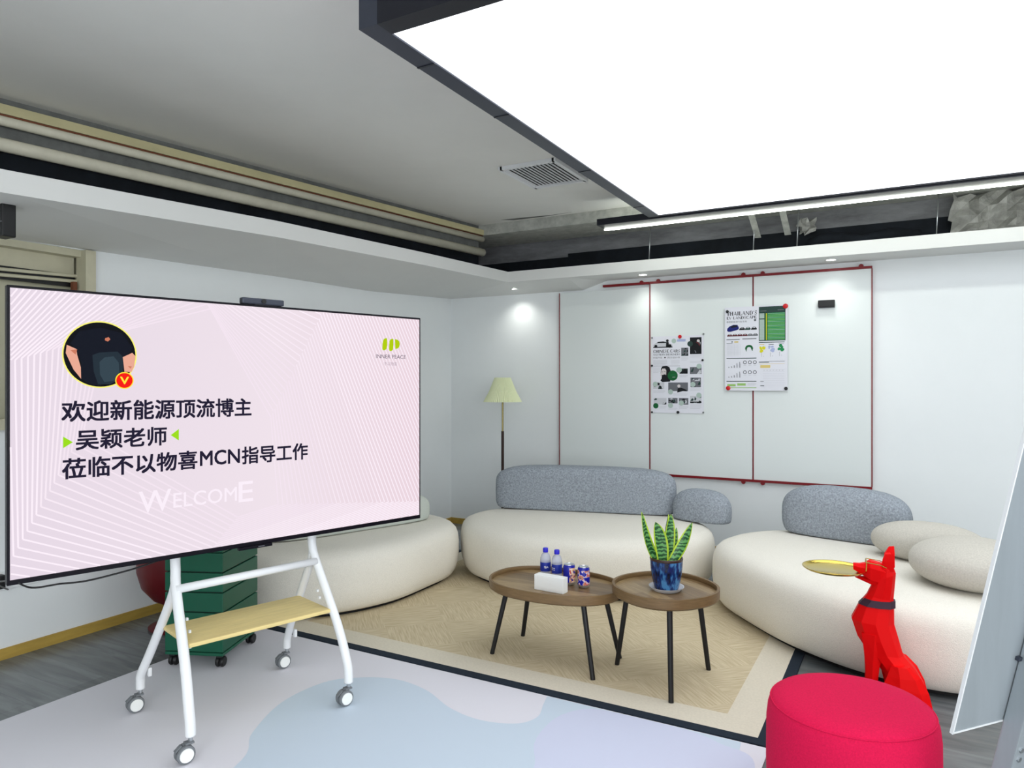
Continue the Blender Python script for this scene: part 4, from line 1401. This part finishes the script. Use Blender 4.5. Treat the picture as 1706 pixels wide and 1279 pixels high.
def clip(a, b):
    x0, y0, x1, y1 = a[0], a[1], b[0], b[1]
    dx, dy = x1 - x0, y1 - y0
    t0, t1 = 0.0, 1.0
    for p, q in ((-dx, x0 - sx0 - .002), (dx, sx1 - .002 - x0), (-dy, y0 - sz0 - .002), (dy, sz1 - .002 - y0)):
        if abs(p) < 1e-9:
            if q < 0:
                return None
        else:
            r = q / p
            if p < 0:
                t0 = max(t0, r)
            else:
                t1 = min(t1, r)
    if t0 >= t1:
        return None
    return (x0 + t0 * dx, y0 + t0 * dy), (x0 + t1 * dx, y0 + t1 * dy)


rays = [((0.34, 1.700), (-0.05, 1.560)), ((0.74, 1.800), (0.46, 2.20)), ((0.97, 1.30), (1.40, 2.12)), ((0.97, 0.95), (2.0, 0.85)), ((0.86, 0.93), (0.55, 0.60)), ((0.26, 1.36), (-0.02, 0.80))]
bg = MB()
NL = 20
for k in range(6):
    (ai, ao), (bi_, bo_) = rays[k], rays[(k + 1) % 6]
    nn = 44 if k in (2,) else (32 if k in (1, 3) else NL)
    for i in range(int(nn * 2.1)):
        s = 0.06 + i / nn
        a = (ai[0] + (ao[0] - ai[0]) * s, ai[1] + (ao[1] - ai[1]) * s - ZB)
        b = (bi_[0] + (bo_[0] - bi_[0]) * s, bi_[1] + (bo_[1] - bi_[1]) * s - ZB)
        c = clip(a, b)
        if c:
            flat_line(bg, c[0], c[1], 0.0058 if k in (0, 5, 4) else 0.0052, 0.0002, M['sl_line'] if s > 0.6 else (M['sl_line2'] if s > 0.35 else M['sl_line3']))
bg.build('slide_line_pattern', scr, weld=False)

tx = MB()
YT = -0.0006
put_text(tx, '欢迎新能源顶流博主', 0.168, 1.356 - ZB, 0.905, 1.437 - ZB, YT, M['sl_text'], 0.022)
put_text(tx, '吴颖老师', 0.215, 1.247 - ZB, 0.545, 1.325 - ZB, YT, M['sl_text'], 0.022)
put_text(tx, '莅临不以物喜', 0.170, 1.139 - ZB, 0.668, 1.219 - ZB, YT, M['sl_text'], 0.022)
put_text(tx, 'MCN', 0.678, 1.149 - ZB, 0.852, 1.214 - ZB, YT, M['sl_text'], 0.022)
put_text(tx, '指导工作', 0.860, 1.142 - ZB, 1.181, 1.221 - ZB, YT, M['sl_text'], 0.022)
tx.build('slide_headline', scr, weld=False)
for tri in (((0.174, 1.258), (0.206, 1.279), (0.174, 1.302)), ((0.592, 1.264), (0.592, 1.312), (0.560, 1.288))):
    tr = MB()
    flat_poly(tr, [(x, z - ZB) for x, z in tri], YT, M['sl_green'])
    tr.build('slide_arrow', scr, weld=False)
we = MB()
put_text(we, 'W', 0.437, 0.978 - ZB, 0.562, 1.066 - ZB, YT, M['sl_white'], 0.01)
put_text(we, 'ELCOM', 0.570, 0.984 - ZB, 0.838, 1.046 - ZB, YT, M['sl_white'], 0.005)
put_text(we, 'E', 0.846, 0.975 - ZB, 0.912, 1.066 - ZB, YT, M['sl_white'], 0.01)
we.build('slide_welcome', scr, weld=False)
# round picture: black T-shirt and bare arms against black
po = MB()
pcx, pcz, pr = 0.300, 1.6145 - ZB, 0.130
flat_disc(po, pcx, pcz, pr, pr, -0.0003, M['sl_ring'], 56)
flat_disc(po, pcx, pcz, pr - 0.005, pr - 0.005, -0.0006, M['sl_black'], 56)
def cp(cx, cy): return (pcx + (cx - 708) / 265.0 * 0.130, pcz - (cy - 635) / 243.0 * 0.130)
def pp(pts, m, y): flat_poly(po, [cp(*p) for p in pts], y, m)
pp([(500, 560), (560, 470), (708, 440), (860, 470), (940, 580), (900, 640), (872, 760), (868, 800), (700, 862), (620, 845), (560, 800), (575, 700), (545, 610)], M['sl_shirt'], -0.0009)
pp([(650, 640), (700, 620), (830, 610), (872, 650), (866, 800), (780, 850), (690, 850), (660, 760)], M['sl_shirt3'], -0.0012)
pp([(700, 690), (735, 655), (800, 645), (838, 690), (842, 770), (800, 826), (735, 835), (704, 780)], M['sl_shirt2'], -0.0015)
pp([(475, 572), (540, 600), (545, 640), (570, 730), (572, 812), (520, 745), (468, 630)], M['sl_skin'], -0.0018)
pp([(500, 610), (545, 602), (535, 640)], M['sl_skin2'], -0.0021)
pp([(938, 616), (962, 640), (952, 720), (932, 760), (880, 758), (868, 650)], M['sl_skin'], -0.0018)
pp([(905, 715), (935, 718), (925, 735)], M['sl_skin2'], -0.0021)
pp([(740, 515), (765, 505), (778, 522), (760, 538), (738, 530)], M['sl_skin2'], -0.0012)
bx_, bz_ = 0.3845, 1.514 - ZB
flat_disc(po, bx_, bz_, 0.0335, 0.0335, -0.0022, M['sl_yellow'], 40)
flat_disc(po, bx_, bz_, 0.0295, 0.0295, -0.0025, M['sl_red'], 40)
put_text(po, 'V', bx_ - 0.016, bz_ - 0.015, bx_ + 0.016, bz_ + 0.015, -0.0028, M['sl_yellow'], 0.03)
po.build('slide_round_picture', scr, weld=False)
# corner emblem: three rounded slanting bars, the last one closing into a P
lg = MB()
def lp(pts): flat_poly(lg, [(1.602 + (x - 1212) / 138.0 * 0.110, 1.7385 - ZB - (y - 480) / 112.0 * 0.066) for x, y in pts], YT, M['sl_lime'])
lp([(1218, 505), (1226, 486), (1240, 480), (1250, 482), (1250, 545), (1245, 575), (1232, 588), (1216, 588), (1212, 575), (1214, 530)])
lp([(1268, 505), (1276, 488), (1290, 482), (1299, 484), (1299, 545), (1296, 578), (1284, 592), (1268, 592), (1264, 578), (1266, 530)])
lp([(1310, 484), (1330, 488), (1346, 502), (1350, 525), (1346, 552), (1332, 568), (1314, 571)])
put_text(lg, 'INNER PEACE', 1.564, 1.633 - ZB, 1.750, 1.653 - ZB, YT, M['sl_grey'], 0.0)
put_text(lg, '不以物喜', 1.612, 1.596 - ZB, 1.694, 1.615 - ZB, YT, M['sl_grey2'], 0.0)
lg.build('slide_emblem', scr, weld=False)
# maker's bump under the lower edge
mb = MB().box((0.925, 0.008, -0.006), (0.155, 0.022, 0.014), M['tv_black'], bevel=0.003)
mb.box((0.95, -0.0035, -0.006), (0.03, 0.002, 0.003), M['ink_grey'])
mb.build('sensor_bar', t)

w = thing('webcam', 'slim black bar camera perched on the top edge of the television', 'webcam', (TVO.x + 0.2839 * 0.963, TVO.y + 0.9587 * 0.963, 0.772 + H_), TVA)
MB().box((0, 0.018, 0.016), (0.198, 0.036, 0.028), M['dark_frame'], bevel=0.006).build('housing', w)
mx = Matrix.Translation((0, 0.0, 0.017)) @ Matrix.Rotation(PI / 2, 4, 'X')
MB().lathe([(0, 0), (0.011, 0), (0.011, 0.004), (0, 0.004)], M['black_plastic'], n=20, xf=mx).build('lens', w)
MB().box((0, 0.02, 0.001), (0.08, 0.03, 0.003), M['black_plastic']).build('clip_foot', w)

# trolley, same local frame as the television
tt = thing('tv_trolley', 'white tubular trolley on castors with a pine shelf, carrying the television', 'trolley', (TVO.x, TVO.y, 0.0), TVA)
ZF = 0.006


def soft(pts, per=6):
    return [tuple(p) for p in catmull(pts, per, closed=False)]


for x, dx in ((0.615, -0.045), (1.262, 0.025)):
    MB().tube(soft([(x, 0.112, 1.35), (x, 0.112, 1.0), (x, 0.112, 0.80), (x, 0.105, 0.70), (x + dx * .2, 0.070, 0.62), (x + dx * 0.75, -0.10, 0.36), (x + dx, -0.175, 0.20), (x + dx, -0.188, 0.15), (x + dx, -0.190, 0.105)]), 0.0205, M['white_metal'], n=16).build('front_leg', tt, smooth=True)
    MB().tube(soft([(x, 0.100, 0.665), (x, 0.150, 0.57), (x + dx * .6, 0.330, 0.30), (x + dx, 0.405, 0.18), (x + dx, 0.418, 0.14), (x + dx, 0.420, 0.105)]), 0.0195, M['white_metal'], n=16).build('rear_leg', tt, smooth=True)
    MB().box((x, 0.105, 0.90), (0.035, 0.012, 0.5), M['white_metal']).build('mounting_rail', tt)
    for ly in (-0.19, 0.42):
        cx, cy = x + dx, ly
        k = MB()
        k.tube([(cx, cy, 0.105), (cx, cy, 0.085)], 0.009, M['steel'], n=12)
        k.box((cx - 0.006, cy, 0.081), (0.034, 0.030, 0.008), M['grey_rubber'], bevel=0.002)
        k.box((cx - 0.016, cy, 0.060), (0.030, 0.006, 0.044), M['grey_rubber'])
        cw = k.build('castor', tt)
        wcx, wcy = cx - 0.022, cy
        for s in (-1, 1):
            mx = Matrix.Translation((wcx, wcy + s * 0.0135, ZF + 0.036)) @ Matrix.Rotation(PI / 2, 4, 'X')
            MB().lathe([(0, -0.0095), (0.028, -0.0095), (0.034, -0.008), (0.036, -0.003), (0.036, 0.003), (0.034, 0.008), (0.028, 0.0095), (0, 0.0095)], M['grey_rubber'], n=30, xf=mx).build('castor_tyre', cw, angle=0.8)
            mx = Matrix.Translation((wcx, wcy + s * 0.0245, ZF + 0.036)) @ Matrix.Rotation(-s * PI / 2, 4, 'X')
            MB().lathe([(0, -0.002), (0.0275, -0.002), (0.0265, 0.002), (0, 0.0025)], M['white_plastic'], n=30, xf=mx).build('hub_disc', cw, angle=0.8)
        mx = Matrix.Translation((cx - 0.048, cy, 0.070)) @ Matrix.Rotation(math.radians(-38), 4, 'Y')
        MB().box((0, 0, 0), (0.032, 0.020, 0.006), M['grey_rubber'], bevel=0.002, xf=mx).build('brake_lever', cw)
    if True:
        MB().box((x + dx + 0.028, 0.385, 0.185), (0.016, 0.022, 0.040), M['white_metal'], bevel=0.004).build('cable_hook', tt)
MB().tube([(0.60, 0.065, 0.625), (1.262, 0.065, 0.630)], 0.018, M['white_metal'], n=16).build('cross_bar', tt, smooth=True)
MB().box((0.935, 0.085, 0.418), (0.655, 0.315, 0.018), M['pine'], bevel=0.006).build('shelf', tt)
MB().box((0.935, 0.085, 0.404), (0.60, 0.04, 0.010), M['white_metal']).build('shelf_support', tt)
bl = MB()
for (x, y, z) in ((0.636, 0.03, 0.50), (0.636, 0.0, 0.455), (0.626, -0.03, 0.40), (1.243, 0.02, 0.50), (1.243, 0.0, 0.47)):
    bl.box((x, y, z), (0.010, 0.012, 0.012), M['white_metal'], bevel=0.002)
bl.build('adjusting_knob', tt)

# power adapter and lead left of the television
ad = thing('power_adapter', 'black power adapter plugged in at the wall left of the television, with a thin cord', 'adapter', (XL + 0.017, 1.995, 0.435))
MB().box((0.022, 0, 0), (0.044, 0.034, 0.075), M['black_plastic'], bevel=0.008).build('plug_body', ad)
def tvw(x, y, z): return (TVO.x + 0.2839 * x - 0.9587 * y - XL, TVO.y + 0.9587 * x + 0.2839 * y - 1.995, z - 0.435)
pts = soft([(0.030, 0.004, -0.03), (0.10, 0.0, -0.03), (0.75, -0.36, 0.18), tvw(0.02, 0.075, 0.775), tvw(0.078, 0.06, 0.742), tvw(0.165, 0.05, 0.741), tvw(0.255, 0.05, 0.735), tvw(0.383, 0.05, 0.746), tvw(0.472, 0.05, 0.759), tvw(0.615, 0.05, 0.79)], 8)
MB().tube(pts, 0.0035, M['black_plastic'], n=8).build('power_cord', ad, smooth=True)
o = MB().box((0.008, 0, 0.0475), (0.016, 3.2, 0.095), M['wall'], bevel=0.003).build('cable_trunking', loc=(XL, 0.6, 0.382))
tag(o, 'pale cable trunking along the lower left wall beside the television', 'trunking')

# ------------------------------------------------------------------ green drawer trolley
GA = math.atan2(2.884 - 2.51, -3.284 + 3.122)      # right-hand side runs away from the near corner
gx, gy = -3.125, 2.505
t = thing('drawer_trolley', 'dark green five-tier drawer trolley on black castors behind the television stand', 'drawer trolley', (gx, gy, 0.006), GA)
SW, SD = 0.40, 0.32      # local x along the right-hand side, local y to the left
cab = MB()
cab.box((SW / 2, SD / 2, 0.075), (SW, SD, 0.016), M['green_metal'], bevel=0.003)
cab.box((SW / 2, SD / 2, 0.618), (SW, SD, 0.014), M['green_metal'], bevel=0.004)
cab.box((SW / 2, SD / 2, 0.345), (SW - 0.02, SD - 0.02, 0.54), M['green_edge'])
cab.build('cabinet', t)
for i in range(5):
    z0 = 0.086 + i * 0.1052
    MB().box((SW / 2, SD / 2, z0 + 0.0505), (SW, SD, 0.0985), M['green_metal'], bevel=0.004).build('drawer', t)
for (x, y) in ((0.03, 0.03), (SW - 0.03, 0.03), (0.03, SD - 0.03), (SW - 0.03, SD - 0.03)):
    k = MB()
    k.box((x, y, 0.060), (0.03, 0.03, 0.014), M['black_plastic'])
    for s in (-1, 1):
        mx = Matrix.Translation((x + 0.008, y + s * 0.012, 0.028)) @ Matrix.Rotation(PI / 2, 4, 'X')
        k.lathe([(0, -0.009), (0.024, -0.009), (0.028, -0.004), (0.028, 0.004), (0.024, 0.009), (0, 0.009)], M['black_plastic'], n=22, xf=mx)
    k.box((x + 0.008, y, 0.045), (0.016, 0.014, 0.034), M['black_plastic'])
    k.build('castor', t, angle=0.7)

# ------------------------------------------------------------------ dark red tub chair behind the trolley
t = thing('tub_chair', 'dark red rounded shell chair against the left wall behind the green trolley', 'chair', (-3.94, 2.844, 0))
MB().lathe([(0, 0.13), (0.07, 0.135), (0.15, 0.18), (0.215, 0.26), (0.242, 0.36), (0.245, 0.46), (0.235, 0.56), (0.222, 0.56), (0.225, 0.46), (0.21, 0.36), (0.15, 0.29), (0, 0.27)], M['dark_red'], n=36).build('shell', t, smooth=True)
MB().tube([(0, 0, 0.03), (0, 0, 0.135)], 0.022, M['dark_red'], n=14).build('stem', t, angle=0.7)
MB().lathe([(0, 0), (0.17, 0), (0.18, 0.010), (0.15, 0.02), (0.04, 0.035), (0, 0.035)], M['dark_red'], n=32).build('base', t, angle=0.7)

# ------------------------------------------------------------------ red pouf
t = thing('pouf', 'crimson wool round pouf in the right foreground', 'pouf', (-0.165, 2.685, 0), math.radians(29))
rx, ry = 0.272, 0.262
MB().lathe([(0, 0.0), (0.97, 0.0), (0.985, 0.01), (1.0, 0.06), (1.01, 0.20), (1.005, 0.33), (0.985, 0.375), (0.955, 0.400), (0.90, 0.415), (0.75, 0.424), (0.4, 0.430), (0, 0.431)], M['red_fabric'], n=64, sx=rx, sy=ry).build('upholstery', t, smooth=True)
MB().tube([(rx * 0.952 * math.cos(2 * PI * i / 64), ry * 0.952 * math.sin(2 * PI * i / 64), 0.401) for i in range(64)], 0.003, M['red_fabric'], n=6, closed=True).build('seam', t, smooth=True)

# ------------------------------------------------------------------ red low-poly dog with a tray
# local frame: +x towards the tail, +z up, y across; the dog looks along -x
DA = math.radians(5.0)
dc = Vector((-0.5 * 0, 0, 0))
D0 = (-0.4859 * 3.25 + 0.874 * 1.755, 0.874 * 3.25 + 0.4859 * 1.755)
t = thing('dog_statue', 'faceted red sitting dog statue with glasses and dark collar, holding a tray', 'statue', (D0[0], D0[1], 0), DA)
PXM = 0.002754
def dx(px): return (px - 1490) * 0.00247
def dz(py): return (1182.6 - py) * PXM


def facet_loft(stations, shape=6):
    """stations: list of (front px, py) / (back px, py) pairs plus half width -> closed rings"""
    rings = []
    for (fx, fy, bx2, by, hw) in stations:
        A = Vector((dx(fx), 0, dz(fy)))
        Bk = Vector((dx(bx2), 0, dz(by)))
        d = Bk - A
        ring = []
        for s, wgt in ((0.0, 0.28), (0.22, 0.85), (0.55, 1.0), (0.85, 0.8), (1.0, 0.3)):
            ring.append(A + d * s + Vector((0, -hw * wgt, 0)))
        for s, wgt in ((1.0, 0.3), (0.85, 0.8), (0.55, 1.0), (0.22, 0.85), (0.0, 0.28)):
            ring.append(A + d * s + Vector((0, hw * wgt, 0)))
        rings.append(ring)
    return rings


def solid(rings):
    mb = MB().loft(rings, M['red_gloss'])
    return mb


pieces = []
# trunk, from the rump up the back to the crown of the head
pieces.append(solid(facet_loft([
    (1478, 1180, 1549, 1184, 0.080), (1478, 1150, 1546, 1160, 0.098), (1474, 1122, 1538, 1130, 0.100), (1458, 1100, 1524, 1107, 0.096),
    (1441, 1080, 1504, 1086, 0.086), (1428, 1062, 1497, 1062, 0.086), (1418, 1034, 1489, 1036, 0.080), (1430, 1010, 1489, 1008, 0.060),
    (1444, 992, 1488, 996, 0.050), (1452, 976, 1490, 975, 0.050), (1456, 966, 1492, 952, 0.050), (1461, 946, 1489, 944, 0.042), (1468, 938, 1484, 938, 0.030)])))
# upper muzzle and brow
def quad_ring(px, top, bot, hw_t, hw_b):
    return [Vector((dx(px), -hw_b, dz(bot))), Vector((dx(px), hw_b, dz(bot))), Vector((dx(px), hw_t, dz((top * 2 + bot) / 3))), Vector((dx(px), hw_t * 0.5, dz(top))), Vector((dx(px), -hw_t * 0.5, dz(top))), Vector((dx(px), -hw_t, dz((top * 2 + bot) / 3)))]
pieces.append(solid([quad_ring(1421, 942, 952, 0.016, 0.013), quad_ring(1432, 942, 957, 0.024, 0.020), quad_ring(1441, 940, 961, 0.030, 0.028), quad_ring(1449, 935, 965, 0.040, 0.038), quad_ring(1466, 938, 968, 0.046, 0.044), quad_ring(1478, 942, 968, 0.044, 0.042)]))
# lower jaw
pieces.append(solid([quad_ring(1423.5, 962, 965, 0.012, 0.010), quad_ring(1436, 963.5, 969, 0.022, 0.018), quad_ring(1450, 962, 973, 0.034, 0.030), quad_ring(1466, 955, 975, 0.040, 0.034)]))
# ears
for s, tip, x0, x1 in ((-1, (1478, 917), 1468, 1488), (1, (1486, 910), 1473, 1491)):
    cy0 = s * 0.024
    b0 = [Vector((dx(x0), cy0 + s * 0.014, dz(946))), Vector((dx(x1), cy0 + s * 0.016, dz(948))), Vector((dx(x1), cy0 - s * 0.016, dz(944))), Vector((dx(x0 + 1), cy0 - s * 0.014, dz(942)))]
    b1 = [Vector((dx(x0 + 1), cy0 + s * 0.016, dz(tip[1] + 14))), Vector((dx(x1 + 1), cy0 + s * 0.017, dz(tip[1] + 14))), Vector((dx(x1), cy0 - s * 0.010, dz(tip[1] + 13))), Vector((dx(x0 + 2), cy0 - s * 0.008, dz(tip[1] + 13)))]
    b2 = [Vector((dx(tip[0] - 5), cy0 + s * 0.014, dz(tip[1] + 3))), Vector((dx(tip[0] + 5), cy0 + s * 0.015, dz(tip[1] + 2))), Vector((dx(tip[0] + 4), cy0 + s * 0.004, dz(tip[1]))), Vector((dx(tip[0] - 4), cy0 + s * 0.003, dz(tip[1] + 1)))]
    pieces.append(solid([b0, b1, b2]))
# forelegs, haunches and feet
def leg_loft(st):
    rings = []
    for (px0, px1, py, cy0, hw) in st:
        c0 = (px0 + px1) / 2
        rings.append([Vector((dx(px0), cy0 - hw * .5, dz(py))), Vector((dx(c0), cy0 - hw, dz(py))), Vector((dx(px1), cy0 - hw * .6, dz(py))), Vector((dx(px1), cy0 + hw * .6, dz(py))), Vector((dx(c0), cy0 + hw, dz(py))), Vector((dx(px0), cy0 + hw * .5, dz(py)))])
    return solid(rings)
for s in (-1, 1):
    c = s * 0.050
    pieces.append(leg_loft([(1434, 1478, 1052, c, 0.034), (1438, 1470, 1080, c, 0.032), (1441, 1464, 1105, c, 0.028), (1442, 1461, 1130, c, 0.025), (1441, 1459, 1160, c, 0.022), (1438, 1460, 1172, c, 0.026), (1430, 1460, 1182.4, c, 0.028)]))
    h = s * 0.082
    rings = []
    for (fx, fy, bx2, by, hw) in ((1482, 1096, 1512, 1096, 0.026), (1476, 1112, 1530, 1112, 0.040), (1470, 1126, 1542, 1134, 0.048), (1476, 1148, 1548, 1158, 0.048), (1480, 1182.4, 1549, 1182.4, 0.040)):
        A = Vector((dx(fx), 0, dz(fy))); Bk = Vector((dx(bx2), 0, dz(by))); d = Bk - A
        rings.append([A + Vector((0, h - hw * .4, 0)), A + d * .35 + Vector((0, h - hw, 0)), A + d * .8 + Vector((0, h - hw * .8, 0)), Bk + Vector((0, h, 0)), A + d * .8 + Vector((0, h + hw * .6, 0)), A + d * .35 + Vector((0, h + hw * .8, 0))])
    pieces.append(solid(rings))
    pieces.append(leg_loft([(1450, 1500, 1182.4, s * 0.095, 0.026), (1452, 1500, 1174, s * 0.095, 0.026), (1464, 1502, 1164, s * 0.09, 0.020)]))
pieces.append(solid([[Vector((dx(1540), yy, dz(zz))) for yy, zz in ((-0.02, 1182), (0.02, 1182), (0.016, 1172), (-0.016, 1172))], [Vector((dx(1556), yy, dz(zz))) for yy, zz in ((-0.01, 1182.4), (0.01, 1182.4), (0.008, 1177), (-0.008, 1177))]]))
# fuse into one continuous body
base = None
tmp = []
for i, mb in enumerate(pieces):
    tmp.append(mb.build('body', None))
base = tmp[0]
for o in tmp[1:]:
    bo = base.modifiers.new('join', 'BOOLEAN')
    bo.operation = 'UNION'
    bo.solver = 'EXACT'
    bo.object = o
dg = bpy.context.evaluated_depsgraph_get()
fused = bpy.data.meshes.new_from_object(base.evaluated_get(dg))
for o in tmp:
    bpy.data.objects.remove(o)
body = bpy.data.objects.new('body', fused)
COL.objects.link(body)
body.parent = t
for p in fused.polygons:
    p.use_smooth = False
# collar: a faceted band around the lower neck
cl = MB()
cr = []
for z0, z1, g in ((1008.5, 1009.5, 0.003), (998, 998, 0.003)):
    A = Vector((dx(1431 if z0 > 1000 else 1441) - g, 0, dz(z0))); Bk = Vector((dx(1490) + g, 0, dz(z1)))
    d = Bk - A
    hw = 0.064 if z0 > 1000 else 0.057
    ring = []
    for s, wgt in ((0.0, 0.30), (0.22, 0.88), (0.55, 1.0), (0.85, 0.82), (1.0, 0.32)):
        ring.append(A + d * s + Vector((0, -hw * wgt, 0)))
    for s, wgt in ((1.0, 0.32), (0.85, 0.82), (0.55, 1.0), (0.22, 0.88), (0.0, 0.30)):
        ring.append(A + d * s + Vector((0, hw * wgt, 0)))
    cr.append(ring)
cl.loft(cr, M['collar'])
cl.build('collar', t)
# spectacles
gl = MB()
zt, zb_ = dz(936), dz(950)
gl.tube([(dx(1443), -0.045, zt), (dx(1443), -0.004, zt + 0.002), (dx(1443), 0.004, zt + 0.002), (dx(1443), 0.045, zt), (dx(1442), 0.045, zb_), (dx(1441), 0.012, zb_ + 0.003), (dx(1443), 0.004, zt + 0.002)], 0.0022, M['gold'], n=6)
gl.tube([(dx(1443), -0.045, zt), (dx(1442), -0.045, zb_), (dx(1441), -0.012, zb_ + 0.003), (dx(1443), -0.004, zt + 0.002)], 0.0022, M['gold'], n=6)
for s in (-1, 1):
    gl.tube([(dx(1443), s * 0.045, zt), (dx(1466), s * 0.049, zt - 0.006), (dx(1476), s * 0.050, zt - 0.016)], 0.002, M['gold'], n=6)
gl.build('spectacles', t)
# the tray the dog carries is a thing of its own
tz = dz(957.5)
tp = Vector((D0[0], D0[1], 0)) + Matrix.Rotation(DA, 3, 'Z') @ Vector((dx(1388), 0, 0))
o = MB().lathe([(0, 0.0), (0.118, 0.0), (0.128, 0.003), (0.138, 0.010), (0.141, 0.013), (0.1405, 0.015), (0.136, 0.012), (0.126, 0.005), (0.117, 0.0025), (0, 0.0025)], M['gold'], n=56).build('serving_tray', smooth=True, loc=(tp.x, tp.y, tz))
tag(o, 'round polished brass tray held in the mouth of the red dog', 'tray')

# ------------------------------------------------------------------ leaning metal board on its easel, right edge
fwv = Vector((-0.4859, 0.8740, 0)); rtv = Vector((0.8740, 0.4859, 0))
P0 = fwv * 1.93 + rtv * 1.197 + Vector((0, 0, 0.55))
Bv = (fwv * 0.371 + rtv * 0.928).normalized()
Lv = (fwv * -0.176 + rtv * 0.071 + Vector((0, 0, 0.825))).normalized()
Nv = Bv.cross(Lv).normalized()
mx = Matrix((Bv, Nv, Lv)).transposed().to_4x4()
t = thing('easel_board', 'grey metal display board leaning on its stand at the right edge, seen edge on', 'easel', (P0.x, P0.y, 0))
off = Matrix.Translation((0, 0, P0.z)) @ mx
MB().box((0.42, 0, 0.62), (0.84, 0.005, 1.24), M['easel_metal'], xf=off).build('board', t)
ed = MB().box((0.002, 0, 0.62), (0.005, 0.009, 1.245), M['white_metal'], xf=off)
ed.box((0.42, 0, 0.0), (0.84, 0.009, 0.004), M['white_metal'], xf=off)
ed.build('edge_trim', t)
sd = -1 if (Matrix.Rotation(0, 3, 'Z') @ Nv).dot(Vector((0, 0, 0)) - P0) < 0 else 1
SL = 0.55 / Lv.z
for ux in (0.245, 0.60):
    MB().box((ux, sd * 0.030, (1.2 - SL) / 2), (0.085, 0.050, 1.2 + SL), M['easel_metal'], xf=off, bevel=0.003).build('upright', t)
sc_ = MB()
for zz in (-0.06, -0.09, -0.30):
    m2 = off @ Matrix.Translation((0.225, sd * 0.056, zz)) @ Matrix.Rotation(PI / 2, 4, 'X')
    sc_.lathe([(0, -0.003), (0.008, -0.003), (0.008, 0.003), (0, 0.003)], M['steel'], n=6, xf=m2)
sc_.build('bolt', t)
for zz in (0.20, 0.34, 0.48):
    MB().box((0.195, sd * 0.008, zz), (0.014, 0.012, 0.012), M['dark_frame'], xf=off, bevel=0.002).build('bracket', t)
